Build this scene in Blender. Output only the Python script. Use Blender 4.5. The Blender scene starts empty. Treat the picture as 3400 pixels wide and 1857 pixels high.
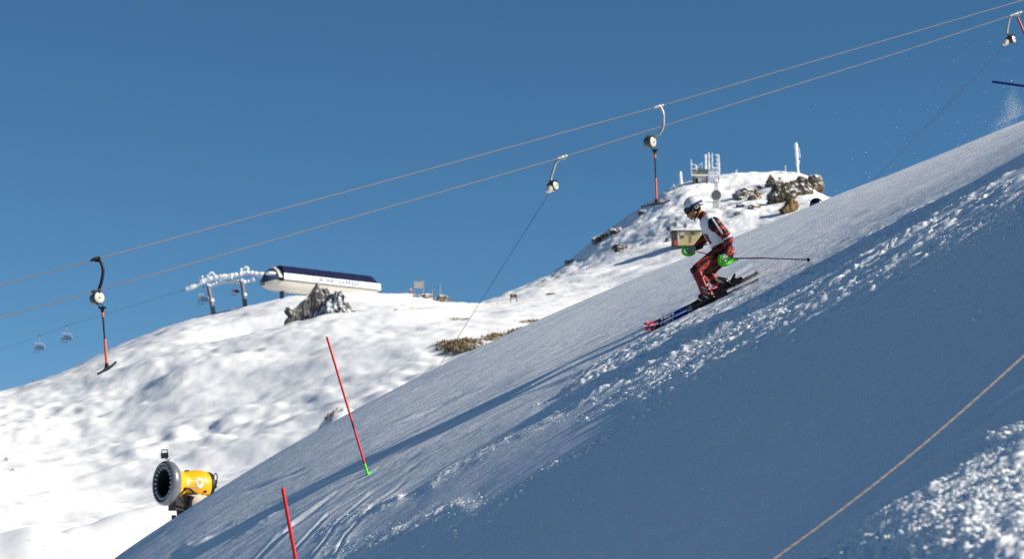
import bpy, bmesh, math, random
import numpy as np
from mathutils import Vector, Matrix

random.seed(7)
RNG = np.random.RandomState(11)
C = bpy.context.scene.collection
SC = bpy.context.scene

# ------------------------------------------------------------------ camera
F = 7950.0                       # focal length in pixels of a 3400 px wide frame
CX, CY = 1700.0, 928.5
PITCH = math.radians(8.0)
cam_d = bpy.data.cameras.new('camera')
cam_d.sensor_width = 36.0
cam_d.lens = F / 3400.0 * 36.0
cam_d.clip_end = 6000.0
cam_d.dof.use_dof = True
cam_d.dof.focus_distance = 27.9
cam_d.dof.aperture_fstop = 4.3
cam = bpy.data.objects.new('camera', cam_d)
cam.rotation_euler = (math.pi / 2 + PITCH, 0, 0)
C.objects.link(cam)
SC.camera = cam

# ------------------------------------------------------------------ sky, sun, exposure
SUN = np.array([0.833, -0.20, 0.512]); SUN = SUN / np.linalg.norm(SUN)
ELEV = math.asin(SUN[2])
AZ = math.atan2(SUN[0], SUN[1])          # clockwise from +Y
world = bpy.data.worlds.new('World')
SC.world = world
world.use_nodes = True
nt = world.node_tree
bg = nt.nodes['Background']
sky = nt.nodes.new('ShaderNodeTexSky')
sky.sky_type = 'NISHITA'
sky.sun_disc = False
sky.sun_elevation = ELEV
sky.sun_rotation = AZ
sky.altitude = 1900.0
sky.air_density = 0.75
sky.dust_density = 0.05
sky.ozone_density = 5.0
hs = nt.nodes.new('ShaderNodeHueSaturation'); hs.inputs['Saturation'].default_value = 1.10; hs.inputs['Hue'].default_value = 0.488; hs.inputs['Value'].default_value = 1.0
nt.links.new(sky.outputs[0], hs.inputs['Color'])
nt.links.new(hs.outputs[0], bg.inputs[0])
bg.inputs[1].default_value = 0.052
sun_d = bpy.data.lights.new('sun', 'SUN')
sun_d.energy = 4.0
sun_d.angle = math.radians(0.53)
sun_d.color = (1.0, 0.915, 0.79)
sun = bpy.data.objects.new('sun', sun_d)
sun.rotation_euler = Vector(SUN).to_track_quat('Z', 'Y').to_euler()
C.objects.link(sun)
SC.view_settings.view_transform = 'Standard'
SC.view_settings.look = 'None'
SC.view_settings.exposure = 0.8
SC.view_settings.gamma = 1.0
SC.cycles.use_denoising = False          # keep the fine grain, as in the photograph
SC.view_settings.use_curve_mapping = False


# ------------------------------------------------------------------ helpers
def ray(px, py):
    cx = (px - CX) / F
    cy = (CY - py) / F
    dy = math.cos(PITCH) - cy * math.sin(PITCH)
    dz = math.sin(PITCH) + cy * math.cos(PITCH)
    return cx / dy, dz / dy


def P(px, py, y):
    t, e = ray(px, py)
    return Vector((t * y, y, e * y))


def proj(x, y, z):
    d = y * math.cos(PITCH) + z * math.sin(PITCH)
    u = -y * math.sin(PITCH) + z * math.cos(PITCH)
    return CX + F * x / d, CY - F * u / d


def hash2(ix, iy, seed):
    h = (ix.astype(np.int64) * 374761393 + iy.astype(np.int64) * 668265263 + seed * 982451653) & 0xffffffff
    h = ((h ^ (h >> 13)) * 1274126177) & 0xffffffff
    h = (h ^ (h >> 16)) & 0xffff
    return h / 32767.5 - 1.0


def noise2(x, y, seed=0):
    ix = np.floor(x); iy = np.floor(y)
    fx = x - ix; fy = y - iy
    u = fx * fx * fx * (fx * (fx * 6 - 15) + 10); v = fy * fy * fy * (fy * (fy * 6 - 15) + 10)
    a = hash2(ix, iy, seed); b = hash2(ix + 1, iy, seed)
    c = hash2(ix, iy + 1, seed); d = hash2(ix + 1, iy + 1, seed)
    return (a * (1 - u) + b * u) * (1 - v) + (c * (1 - u) + d * u) * v


def fbm(x, y, octaves=4, seed=0, gain=0.5):
    s = 0; amp = 1.0; tot = 0
    ca, sa = math.cos(0.6), math.sin(0.6)
    for o in range(octaves):
        s = s + amp * noise2(x, y, seed + o * 17)
        tot += amp
        x, y = (x * ca - y * sa) * 2.03 + 11.3, (x * sa + y * ca) * 2.03 + 4.7
        amp *= gain
    return s / tot


def noise3(p, f, seed=0):
    return (noise2(p[:, 0] * f + p[:, 2] * f * .37, p[:, 1] * f - p[:, 2] * f * .61, seed)
            + noise2(p[:, 1] * f + 5.3, p[:, 2] * f + 1.7, seed + 3)
            + noise2(p[:, 2] * f - 2.2, p[:, 0] * f + 8.1, seed + 5)) / 2.0


def pchip_slopes(xk, yk):
    h = np.diff(xk); d = np.diff(yk, axis=0) / h[:, None]
    m = np.zeros_like(yk)
    m[0] = d[0]; m[-1] = d[-1]
    for i in range(1, len(xk) - 1):
        a, b = d[i - 1], d[i]
        w1 = 2 * h[i] + h[i - 1]; w2 = h[i] + 2 * h[i - 1]
        with np.errstate(divide='ignore', invalid='ignore'):
            hm = (w1 + w2) / (w1 / a + w2 / b)
        m[i] = np.where(a * b > 0, hm, 0)
    return m


def pchip(xk, yk, xq):
    """yk: (K, n) ; xq: (q,) -> (q, n)"""
    xk = np.asarray(xk, float); yk = np.asarray(yk, float)
    m = pchip_slopes(xk, yk)
    i = np.clip(np.searchsorted(xk, xq) - 1, 0, len(xk) - 2)
    h = (xk[i + 1] - xk[i])[:, None]
    t = ((xq - xk[i]) / (xk[i + 1] - xk[i]))[:, None]
    t = np.clip(t, 0, 1)
    return ((1 + 2 * t) * (1 - t) ** 2 * yk[i] + t * (1 - t) ** 2 * h * m[i]
            + t * t * (3 - 2 * t) * yk[i + 1] + t * t * (t - 1) * h * m[i + 1])


def tag(o, label=None, cat=None, group=None, kind=None):
    if label: o['label'] = label
    if cat: o['category'] = cat
    if group: o['group'] = group
    if kind: o['kind'] = kind
    return o


def empty(name, loc, label=None, cat=None, group=None):
    o = bpy.data.objects.new(name, None)
    o.location = loc
    o.empty_display_size = 0.2
    C.objects.link(o)
    return tag(o, label, cat, group)


class MB:
    """collects shapes given in world coordinates, builds one mesh object"""
    def __init__(self):
        self.v = []; self.f = []; self.mi = []; self.cur = 0

    def add(self, vs, fs):
        n = len(self.v)
        self.v.extend([tuple(p) for p in vs])
        for f in fs:
            self.f.append(tuple(i + n for i in f)); self.mi.append(self.cur)
        return self

    def box(self, c, sx, sy, sz, rot=None):
        c = Vector(c)
        vs = []
        for dx in (-.5, .5):
            for dy in (-.5, .5):
                for dz in (-.5, .5):
                    q = Vector((dx * sx, dy * sy, dz * sz))
                    if rot is not None: q = rot @ q
                    vs.append(c + q)
        fs = [(0, 1, 3, 2), (4, 6, 7, 5), (0, 4, 5, 1), (2, 3, 7, 6), (0, 2, 6, 4), (1, 5, 7, 3)]
        return self.add(vs, fs)

    def tube(self, pts, r, n=8, cap=True, flat=None):
        """pts polyline, r scalar or list ; flat=(a,b) scales the ring axes"""
        pts = [Vector(p) for p in pts]
        k = len(pts)
        rs = [r] * k if not hasattr(r, '__len__') else list(r)
        up = None
        rings = []
        for i, p in enumerate(pts):
            if i == 0: d = pts[1] - pts[0]
            elif i == k - 1: d = pts[-1] - pts[-2]
            else: d = (pts[i + 1] - pts[i]).normalized() + (pts[i] - pts[i - 1]).normalized()
            d.normalize()
            if up is None:
                up = Vector((0, 0, 1)) if abs(d.z) < .9 else Vector((0, 1, 0))
            a = d.cross(up).normalized(); b = a.cross(d).normalized()
            up = b
            fa, fb = flat if flat else (1, 1)
            rings.append([p + a * math.cos(2 * math.pi * j / n) * rs[i] * fa + b * math.sin(2 * math.pi * j / n) * rs[i] * fb for j in range(n)])
        vs = [q for rg in rings for q in rg]
        fs = []
        for i in range(k - 1):
            for j in range(n):
                fs.append((i * n + j, i * n + (j + 1) % n, (i + 1) * n + (j + 1) % n, (i + 1) * n + j))
        if cap:
            fs.append(tuple(range(n - 1, -1, -1)))
            fs.append(tuple((k - 1) * n + j for j in range(n)))
        return self.add(vs, fs)

    def loft(self, rings, cap=True, closed=True):
        n = len(rings[0]); k = len(rings)
        vs = [q for rg in rings for q in rg]
        fs = []
        for i in range(k - 1):
            for j in range(n if closed else n - 1):
                fs.append((i * n + j, i * n + (j + 1) % n, (i + 1) * n + (j + 1) % n, (i + 1) * n + j))
        if cap:
            fs.append(tuple(range(n - 1, -1, -1)))
            fs.append(tuple((k - 1) * n + j for j in range(n)))
        return self.add(vs, fs)

    def lathe(self, c, axis, prof, n=32, cap=True):
        """prof list of (s along axis, radius)"""
        c = Vector(c); axis = Vector(axis).normalized()
        ref = Vector((0, 0, 1)) if abs(axis.z) < .9 else Vector((1, 0, 0))
        a = axis.cross(ref).normalized(); b = a.cross(axis).normalized()
        rings = [[c + axis * s + a * math.cos(2 * math.pi * j / n) * r + b * math.sin(2 * math.pi * j / n) * r for j in range(n)] for s, r in prof]
        return self.loft(rings, cap)

    def ellipsoid(self, c, ax, n=16, m=10):
        """ax three vectors (semi axes)"""
        c = Vector(c); ax = [Vector(a) for a in ax]
        rings = []
        for i in range(1, m):
            th = math.pi * i / m
            rings.append([c + ax[2] * math.cos(th) + ax[0] * math.sin(th) * math.cos(2 * math.pi * j / n) + ax[1] * math.sin(th) * math.sin(2 * math.pi * j / n) for j in range(n)])
        vs = [c + ax[2]] + [q for r in rings for q in r] + [c - ax[2]]
        fs = []
        for j in range(n): fs.append((0, 1 + j, 1 + (j + 1) % n))
        for i in range(m - 2):
            for j in range(n):
                fs.append((1 + i * n + j, 1 + (i + 1) * n + j, 1 + (i + 1) * n + (j + 1) % n, 1 + i * n + (j + 1) % n))
        last = 1 + (m - 1) * n
        for j in range(n): fs.append((last, 1 + (m - 2) * n + (j + 1) % n, 1 + (m - 2) * n + j))
        return self.add(vs, fs)

    def build(self, name, mats, parent=None, smooth=True, origin=None):
        o0 = parent
        off = Vector((0, 0, 0))
        if parent is not None:
            q = parent
            while q is not None:
                off += Vector(q.location); q = q.parent
        elif origin is not None:
            off = Vector(origin)
        me = bpy.data.meshes.new(name)
        me.from_pydata([(p[0] - off.x, p[1] - off.y, p[2] - off.z) for p in self.v], [], self.f)
        mats = mats if isinstance(mats, (list, tuple)) else [mats]
        for m in mats: me.materials.append(m)
        if len(mats) > 1: me.polygons.foreach_set('material_index', self.mi)
        me.polygons.foreach_set('use_smooth', [smooth] * len(self.f))
        bm = bmesh.new(); bm.from_mesh(me)
        bmesh.ops.recalc_face_normals(bm, faces=bm.faces)
        bm.to_mesh(me); bm.free()
        if smooth:
            try: me.set_sharp_from_angle(angle=math.radians(40))
            except Exception: pass
        me.update()
        o = bpy.data.objects.new(name, me)
        C.objects.link(o)
        if parent is not None: o.parent = parent
        else: o.location = off
        return o


def grid_mesh(name, X, Y, Z, mat, kind='structure'):
    ny, nx = X.shape
    me = bpy.data.meshes.new(name)
    nv = nx * ny; nf = (nx - 1) * (ny - 1)
    me.vertices.add(nv)
    co = np.stack([X, Y, Z], -1).reshape(-1).astype(np.float32)
    me.vertices.foreach_set('co', co)
    i = np.arange(nv).reshape(ny, nx)
    q = np.stack([i[:-1, :-1], i[:-1, 1:], i[1:, 1:], i[1:, :-1]], -1).reshape(-1).astype(np.int32)
    me.loops.add(nf * 4)
    me.loops.foreach_set('vertex_index', q)
    me.polygons.add(nf)
    me.polygons.foreach_set('loop_start', np.arange(0, nf * 4, 4, dtype=np.int32))
    me.polygons.foreach_set('loop_total', np.full(nf, 4, dtype=np.int32))
    me.polygons.foreach_set('use_smooth', np.ones(nf, dtype=bool))
    me.update(calc_edges=True)
    me.materials.append(mat)
    o = bpy.data.objects.new(name, me)
    C.objects.link(o)
    o['kind'] = kind
    return o


# ------------------------------------------------------------------ materials
def lin(r, g, b):
    f = lambda c: ((c / 255 + .055) / 1.055) ** 2.4 if c / 255 > .04045 else c / 255 / 12.92
    return (f(r), f(g), f(b), 1)


def mat(name, col, rough=.6, metal=0., spec=.4, var=.12, scale=8., bump=0., bscale=40., coat=0.):
    m = bpy.data.materials.new(name)
    m.use_nodes = True
    n = m.node_tree.nodes; L = m.node_tree.links
    b = n['Principled BSDF']
    b.inputs['Roughness'].default_value = rough
    b.inputs['Metallic'].default_value = metal
    b.inputs['Specular IOR Level'].default_value = spec
    b.inputs['Coat Weight'].default_value = coat
    tc = n.new('ShaderNodeTexCoord')
    if var > 0:
        nz = n.new('ShaderNodeTexNoise'); nz.inputs['Scale'].default_value = scale; nz.inputs['Detail'].default_value = 4
        L.new(tc.outputs['Object'], nz.inputs['Vector'])
        mx = n.new('ShaderNodeMix'); mx.data_type = 'RGBA'
        mx.inputs[6].default_value = tuple(c * (1 - var) for c in col[:3]) + (1,)
        mx.inputs[7].default_value = tuple(min(1, c * (1 + var)) for c in col[:3]) + (1,)
        L.new(nz.outputs[0], mx.inputs[0])
        L.new(mx.outputs[2], b.inputs['Base Color'])
    else:
        b.inputs['Base Color'].default_value = col
    if bump > 0:
        nb = n.new('ShaderNodeTexNoise'); nb.inputs['Scale'].default_value = bscale; nb.inputs['Detail'].default_value = 5
        L.new(tc.outputs['Object'], nb.inputs['Vector'])
        bp = n.new('ShaderNodeBump'); bp.inputs['Distance'].default_value = bump
        bp.inputs['Strength'].default_value = 1
        L.new(nb.outputs[0], bp.inputs['Height']); L.new(bp.outputs[0], b.inputs['Normal'])
    return m


def snow_mat(name, layers, col=(.90, .915, .93, 1), rough=.75):
    """layers: list of (scale xyz, height in metres, detail)"""
    m = bpy.data.materials.new(name)
    m.use_nodes = True
    n = m.node_tree.nodes; L = m.node_tree.links
    b = n['Principled BSDF']
    b.inputs['Base Color'].default_value = col
    b.inputs['Roughness'].default_value = rough
    b.inputs['Specular IOR Level'].default_value = .15
    geo = n.new('ShaderNodeNewGeometry')
    prev = None
    for sc, h, det in layers:
        mp = n.new('ShaderNodeMapping'); mp.inputs['Scale'].default_value = sc
        L.new(geo.outputs['Position'], mp.inputs['Vector'])
        nz = n.new('ShaderNodeTexNoise'); nz.inputs['Scale'].default_value = 1.0; nz.inputs['Detail'].default_value = det
        L.new(mp.outputs[0], nz.inputs['Vector'])
        bp = n.new('ShaderNodeBump'); bp.inputs['Distance'].default_value = h; bp.inputs['Strength'].default_value = 1
        L.new(nz.outputs[0], bp.inputs['Height'])
        if prev: L.new(prev.outputs[0], bp.inputs['Normal'])
        prev = bp
    if prev: L.new(prev.outputs[0], b.inputs['Normal'])
    return m


def rock_mat(name, c1, c2, snow_lo, snow_hi, scale=.8, strata=None, bump=.25):
    m = bpy.data.materials.new(name)
    m.use_nodes = True
    n = m.node_tree.nodes; L = m.node_tree.links
    b = n['Principled BSDF']; b.inputs['Roughness'].default_value = .85; b.inputs['Specular IOR Level'].default_value = .15
    geo = n.new('ShaderNodeNewGeometry')
    nz = n.new('ShaderNodeTexNoise'); nz.inputs['Scale'].default_value = scale; nz.inputs['Detail'].default_value = 7; nz.inputs['Roughness'].default_value = .65
    mp = n.new('ShaderNodeMapping')
    if strata:
        mp.inputs['Rotation'].default_value = strata[0]; mp.inputs['Scale'].default_value = strata[1]
    L.new(geo.outputs['Position'], mp.inputs['Vector'])
    L.new(mp.outputs[0], nz.inputs['Vector'])
    cr = n.new('ShaderNodeValToRGB')
    cr.color_ramp.elements[0].position = .35; cr.color_ramp.elements[0].color = c1
    cr.color_ramp.elements[1].position = .68; cr.color_ramp.elements[1].color = c2
    L.new(nz.outputs[0], cr.inputs[0])
    sep = n.new('ShaderNodeSeparateXYZ'); L.new(geo.outputs['Normal'], sep.inputs[0])
    nz2 = n.new('ShaderNodeTexNoise'); nz2.inputs['Scale'].default_value = scale * 1.3; nz2.inputs['Detail'].default_value = 5
    L.new(mp.outputs[0], nz2.inputs['Vector'])
    ad = n.new('ShaderNodeMath'); ad.operation = 'MULTIPLY_ADD'; ad.inputs[1].default_value = 1.5; ad.inputs[2].default_value = -.75
    L.new(nz2.outputs[0], ad.inputs[0])
    sm = n.new('ShaderNodeMath'); sm.operation = 'ADD'; L.new(sep.outputs[2], sm.inputs[0]); L.new(ad.outputs[0], sm.inputs[1])
    mr = n.new('ShaderNodeMapRange'); mr.inputs[1].default_value = snow_lo; mr.inputs[2].default_value = snow_hi
    L.new(sm.outputs[0], mr.inputs[0])
    mx = n.new('ShaderNodeMix'); mx.data_type = 'RGBA'
    L.new(mr.outputs[0], mx.inputs[0]); L.new(cr.outputs[0], mx.inputs[6]); mx.inputs[7].default_value = (.84, .86, .89, 1)
    L.new(mx.outputs[2], b.inputs['Base Color'])
    bp = n.new('ShaderNodeBump'); bp.inputs['Distance'].default_value = bump; bp.inputs['Strength'].default_value = 1
    L.new(nz.outputs[0], bp.inputs['Height']); L.new(bp.outputs[0], b.inputs['Normal'])
    return m


M = {}
M['snow_near'] = snow_mat('groomed_snow', [((.22, 13, 0), .014, 3), ((.9, 7, 0), .034, 5), ((5, 20, 0), .016, 5), ((26, 60, 0), .0040, 4)], col=(.90, .925, .95, 1))
M['snow_lump'] = snow_mat('lump_snow', [((45, 45, 45), .006, 4)])
M['snow_hill'] = snow_mat('hill_snow', [((.35, .2, .2), .12, 3), ((2.5, 2.0, 1.5), .014, 4)])
M['valley'] = mat('brown_valley_grassland', (.31, .30, .28, 1), .9, spec=.1, var=.6, scale=.01)
M['snow_far'] = snow_mat('mountain_snow', [((.12, .12, .12), .9, 6), ((.9, .9, .9), .1, 5)])
M['rime'] = snow_mat('rime_ice', [((6, 6, 6), .06, 4)], col=(.82, .85, .88, 1))
M['rock_dark'] = rock_mat('dark_schist', lin(40, 42, 46), lin(136, 132, 128), .42, .72, scale=1.1, strata=((0, math.radians(38), 0), (2.6, 1.0, .45)), bump=.3)
M['rock_brown'] = rock_mat('brown_schist', lin(44, 40, 36), lin(138, 124, 102), .34, .60, scale=.55, bump=.8)
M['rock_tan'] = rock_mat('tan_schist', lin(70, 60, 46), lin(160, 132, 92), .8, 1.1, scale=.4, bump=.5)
M['grass'] = mat('dry_tussock', lin(142, 128, 104), .9, spec=.1, var=.4, scale=1.4)
M['grass_dark'] = mat('dark_tussock', lin(104, 84, 60), .9, spec=.1, var=.35, scale=.9)
M['steel'] = mat('galvanised_steel', lin(176, 176, 172), .4, .35, var=.1, scale=12)
M['steel_dark'] = mat('dark_steel', lin(34, 34, 38), .5, .4, var=.2, scale=10)
M['black'] = mat('black_plastic', lin(17, 17, 20), .5, var=.25, scale=20)
M['rubber'] = mat('black_rubber', lin(22, 22, 26), .75, var=.2, scale=30)
M['cable'] = mat('steel_cable', lin(122, 112, 104), .6, .2, var=.08, scale=3)
M['cord'] = mat('tow_cord', lin(28, 32, 40), .7, var=.1)
M['reel'] = mat('reel_cover', lin(222, 214, 196), .28, .15, spec=.5, var=.05, coat=.3)
M['reel_side'] = mat('reel_housing', lin(96, 94, 92), .45, .3, var=.15)
M['orange_rod'] = mat('orange_sleeve', lin(226, 104, 66), .5, var=.12, scale=14)
M['red_pole'] = mat('red_gate_plastic', lin(206, 30, 34), .38, var=.1, scale=9)
M['blue_pole'] = mat('blue_gate_plastic', lin(8, 40, 104), .4, var=.1)
M['green'] = mat('lime_plastic', lin(84, 226, 24), .38, var=.06, scale=14)
M['yellow'] = mat('yellow_lacquer', lin(246, 172, 10), .42, var=.16, scale=7, coat=.1)
M['silver'] = mat('silver_lacquer', lin(116, 120, 128), .35, .3, var=.05, coat=.2)
M['nozzle'] = mat('nozzle_alloy', lin(172, 184, 198), .35, .5, var=.2, scale=30)
M['canvas'] = mat('canvas_cover', lin(190, 182, 168), .85, var=.12, scale=9, bump=.02, bscale=9)
M['white'] = mat('white_cladding', lin(236, 236, 234), .4, var=.03, scale=.6)
M['hull'] = mat('station_hull', lin(206, 202, 194), .55, var=.06, scale=.5)
M['navy'] = mat('navy_roof', lin(20, 27, 58), .8, spec=.08, var=.12, scale=.8)
M['glass_dark'] = mat('tinted_glazing', lin(62, 78, 104), .2, .1, spec=.6, var=.15, scale=1)
M['sign_blue'] = mat('pale_blue_letter', lin(52, 84, 150), .5, var=.04)
M['sign_grey'] = mat('grey_letter', lin(176, 178, 180), .5, var=.04)
M['post_wood'] = mat('weathered_timber', lin(150, 130, 112), .85, var=.25, scale=5)
M['board'] = mat('sign_back_board', lin(176, 172, 168), .7, var=.12, scale=3)
M['board_dark'] = mat('dark_sign_board', lin(84, 74, 62), .7, var=.2, scale=3)
M['teal'] = mat('teal_banner', lin(40, 130, 178), .6, var=.1)
M['net'] = mat('orange_netting', lin(244, 166, 116), .7, var=.1)
M['red_pad'] = mat('red_padding', lin(196, 52, 44), .6, var=.12)
M['tan_wall'] = mat('tan_cladding', lin(198, 178, 132), .75, var=.1, scale=1.5)
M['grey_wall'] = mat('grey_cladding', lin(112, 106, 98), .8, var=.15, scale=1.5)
M['olive'] = mat('olive_cladding', lin(126, 130, 116), .8, var=.15, scale=1.5)
M['dish'] = mat('grey_radome', lin(150, 150, 150), .7, var=.1, scale=2)
M['window'] = mat('window_glass', lin(70, 80, 92), .15, .0, spec=.6, var=.1)
M['helmet'] = mat('white_helmet', lin(226, 228, 230), .22, var=.03, coat=.5)
M['helmet_black'] = mat('black_helmet', lin(16, 15, 20), .2, var=.1, coat=.5)
M['strap'] = mat('blue_strap', lin(40, 52, 104), .6, var=.15, scale=30)
M['lens'] = mat('goggle_lens', lin(14, 22, 36), .12, .2, spec=.8, var=.1)
M['skin'] = mat('skin', lin(196, 138, 108), .5, var=.08, scale=20)
M['hair'] = mat('fair_hair', lin(196, 140, 80), .6, var=.25, scale=60)
M['bib'] = mat('white_bib', lin(250, 250, 254), .75, var=.04, scale=9, bump=.012, bscale=16)
M['bib_mark'] = mat('bib_print', lin(120, 30, 74), .7, var=.2, scale=30)
M['glove'] = mat('grey_glove', lin(150, 152, 156), .65, var=.2, scale=30)
M['glove_black'] = mat('black_glove', lin(20, 20, 24), .65, var=.25, scale=30)
M['shin'] = mat('red_shin_guard', lin(132, 22, 30), .38, var=.12, scale=12)
M['boot'] = mat('black_boot_shell', lin(24, 22, 26), .35, var=.4, scale=22)
M['boot_trim'] = mat('silver_buckle', lin(190, 180, 168), .3, .7, var=.15)
M['pink'] = mat('pink_buckle', lin(240, 110, 150), .4, var=.08)
M['ski_edge'] = mat('ski_base', lin(18, 18, 24), .35, var=.2)
M['white_print'] = mat('white_print', lin(225, 228, 235), .5, var=.05)
M['ice'] = mat('blue_ice', lin(190, 226, 232), .35, spec=.5, var=.15, scale=20)
M['shaft'] = mat('maroon_shaft', lin(112, 22, 34), .4, .2, var=.15)
M['black_suit'] = mat('black_jacket', lin(20, 19, 24), .7, var=.25, scale=14)


def suit_material():
    m = bpy.data.materials.new('race_suit')
    m.use_nodes = True
    n = m.node_tree.nodes; L = m.node_tree.links
    b = n['Principled BSDF']; b.inputs['Roughness'].default_value = .5; b.inputs['Specular IOR Level'].default_value = .3
    tc = n.new('ShaderNodeTexCoord')
    mp = n.new('ShaderNodeMapping'); mp.inputs['Rotation'].default_value = (.12, math.radians(33), .1)
    L.new(tc.outputs['Object'], mp.inputs['Vector'])
    wv = n.new('ShaderNodeTexWave'); wv.wave_type = 'BANDS'; wv.bands_direction = 'Z'
    wv.inputs['Scale'].default_value = 3.3; wv.inputs['Distortion'].default_value = 3.2
    wv.inputs['Detail'].default_value = 2.5; wv.inputs['Detail Scale'].default_value = 2.2
    L.new(mp.outputs[0], wv.inputs['Vector'])
    cr = n.new('ShaderNodeValToRGB'); e = cr.color_ramp.elements
    e[0].position = 0; e[0].color = lin(22, 12, 16)
    e[1].position = 1; e[1].color = lin(204, 92, 60)
    for p, c in ((.26, lin(32, 12, 16)), (.36, lin(104, 18, 24)), (.60, lin(150, 26, 30)), (.80, lin(158, 32, 30)), (.86, lin(40, 12, 16)), (.93, lin(48, 14, 16))):
        q = e.new(p); q.color = c
    L.new(wv.outputs[0], cr.inputs[0])
    L.new(cr.outputs[0], b.inputs['Base Color'])
    nb = n.new('ShaderNodeTexNoise'); nb.inputs['Scale'].default_value = 22; nb.inputs['Detail'].default_value = 3
    L.new(tc.outputs['Object'], nb.inputs['Vector'])
    bp = n.new('ShaderNodeBump'); bp.inputs['Distance'].default_value = .012
    L.new(nb.outputs[0], bp.inputs['Height']); L.new(bp.outputs[0], b.inputs['Normal'])
    return m


M['suit'] = suit_material()


def ski_material():
    m = bpy.data.materials.new('ski_topsheet')
    m.use_nodes = True
    n = m.node_tree.nodes; L = m.node_tree.links
    b = n['Principled BSDF']; b.inputs['Roughness'].default_value = .3
    at = n.new('ShaderNodeAttribute'); at.attribute_name = 'along'
    tc = n.new('ShaderNodeTexCoord')
    nz = n.new('ShaderNodeTexNoise'); nz.inputs['Scale'].default_value = 26; nz.inputs['Detail'].default_value = 4
    L.new(tc.outputs['Object'], nz.inputs['Vector'])
    cr = n.new('ShaderNodeValToRGB'); e = cr.color_ramp.elements
    e[0].position = 0; e[0].color = lin(14, 12, 30)
    e[1].position = 1; e[1].color = lin(20, 22, 40)
    for p, c in ((.05, lin(196, 30, 44)), (.085, lin(150, 26, 50)), (.11, lin(10, 16, 60)), (.3, lin(12, 40, 140)), (.45, lin(8, 26, 110)), (.7, lin(14, 20, 66)), (.85, lin(26, 30, 60))):
        q = e.new(p); q.color = c
    ad = n.new('ShaderNodeMath'); ad.operation = 'MULTIPLY_ADD'; ad.inputs[1].default_value = .06; 
    L.new(nz.outputs[0], ad.inputs[0]); L.new(at.outputs['Fac'], ad.inputs[2])
    sb = n.new('ShaderNodeMath'); sb.operation = 'SUBTRACT'; sb.inputs[1].default_value = .03
    L.new(ad.outputs[0], sb.inputs[0]); L.new(sb.outputs[0], cr.inputs[0])
    # pale graphics near tip and tail
    mr = n.new('ShaderNodeMapRange'); mr.inputs[1].default_value = .56; mr.inputs[2].default_value = .62
    L.new(nz.outputs[0], mr.inputs[0])
    wt = n.new('ShaderNodeValToRGB'); w = wt.color_ramp.elements
    w[0].position = 0; w[0].color = (1, 1, 1, 1); w[1].position = 1; w[1].color = (.5, .5, .5, 1)
    for p, c in ((.09, 1), (.12, 0), (.66, 0), (.72, .6)):
        q = w.new(p); q.color = (c, c, c, 1)
    L.new(at.outputs['Fac'], wt.inputs[0])
    ml = n.new('ShaderNodeMath'); ml.operation = 'MULTIPLY'; L.new(mr.outputs[0], ml.inputs[0]); L.new(wt.outputs[0], ml.inputs[1])
    mx = n.new('ShaderNodeMix'); mx.data_type = 'RGBA'; L.new(ml.outputs[0], mx.inputs[0]); L.new(cr.outputs[0], mx.inputs[6]); mx.inputs[7].default_value = lin(214, 190, 196)
    L.new(mx.outputs[2], b.inputs['Base Color'])
    return m


M['ski'] = ski_material()

# ------------------------------------------------------------------ near slope
CREST = [(396, 1850), (567, 1736), (713, 1643), (858, 1544), (1056, 1425), (1214, 1346), (1452, 1221), (1716, 1095), (1980, 979),
         (2200, 894), (2442, 797), (2640, 708), (2759, 660), (2904, 600), (3102, 521), (3400, 400)]
EXP = [(i, j) for i in range(5) for j in range(5 - i)]
SX, SY = 8.0, 30.0


def fit_slope():
    def ba(x, y): return np.array([(x / SX) ** i * (y / SY) ** j for i, j in EXP])
    def bx(x, y): return np.array([(i / SX) * (x / SX) ** (i - 1) * (y / SY) ** j if i else 0. for i, j in EXP])
    def by(x, y): return np.array([(j / SY) * (x / SX) ** i * (y / SY) ** (j - 1) if j else 0. for i, j in EXP])
    A = []; B = []
    def add(r, v, w): A.append(r * w); B.append(v * w)
    for px, py in CREST:
        yc = 37 + (px - 1700) / 1700 * 2
        t, e = ray(px, py); x = t * yc
        add(ba(x, yc) / yc, e, 20); add(bx(x, yc) * t + by(x, yc), e, 3)
    for px, py, y in [(2330, 1040, 30), (1220, 1580, 29), (3400, 1857, 8.6), (3400, 1180, 13), (2570, 1857, 12.6), (1130, 2310, 22), (2800, 1500, 13.8)]:
        t, e = ray(px, py); add(ba(t * y, y) / y, e, 8)
    add(ba(0, 0), -2.0, .3); add(by(0, 4), .1, .3)
    for px, py, y, v in [(2600, 1500, 16, .69), (3000, 1200, 15, .675), (2100, 1750, 17, .705), (2700, 760, 31, .55), (2250, 1180, 26, .585),
                         (1700, 1400, 27, .62), (1150, 1620, 27, .64), (3000, 900, 20, .61), (2500, 1100, 23, .615), (-200, 2300, 30, .66),
                         (4200, 1400, 12, .6), (4200, 200, 40, .4)]:
        t, e = ray(px, py); add(bx(t * y, y), v, .3)
    return np.linalg.lstsq(np.array(A), np.array(B), rcond=None)[0]


CO = fit_slope()


def Hraw(x, y):
    return sum(k * (x / SX) ** i * (y / SY) ** j for k, (i, j) in zip(CO, EXP))


def Hbase(x, y):
    x = np.asarray(x, float); y = np.asarray(y, float)
    yy = np.clip(y, 3.0, 46.0)
    lim = .245 * yy + .4
    xc = np.clip(x, -lim, lim)
    z = Hraw(xc, yy)
    gx = (Hraw(xc + .01, yy) - Hraw(xc - .01, yy)) / .02
    z = z + np.clip(gx, .3, .75) * (x - xc)
    z = z - np.where(y > 46, (y - 46) * .30, 0) + np.where(y < 3, (y - 3) * .12, 0)
    return z


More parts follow.
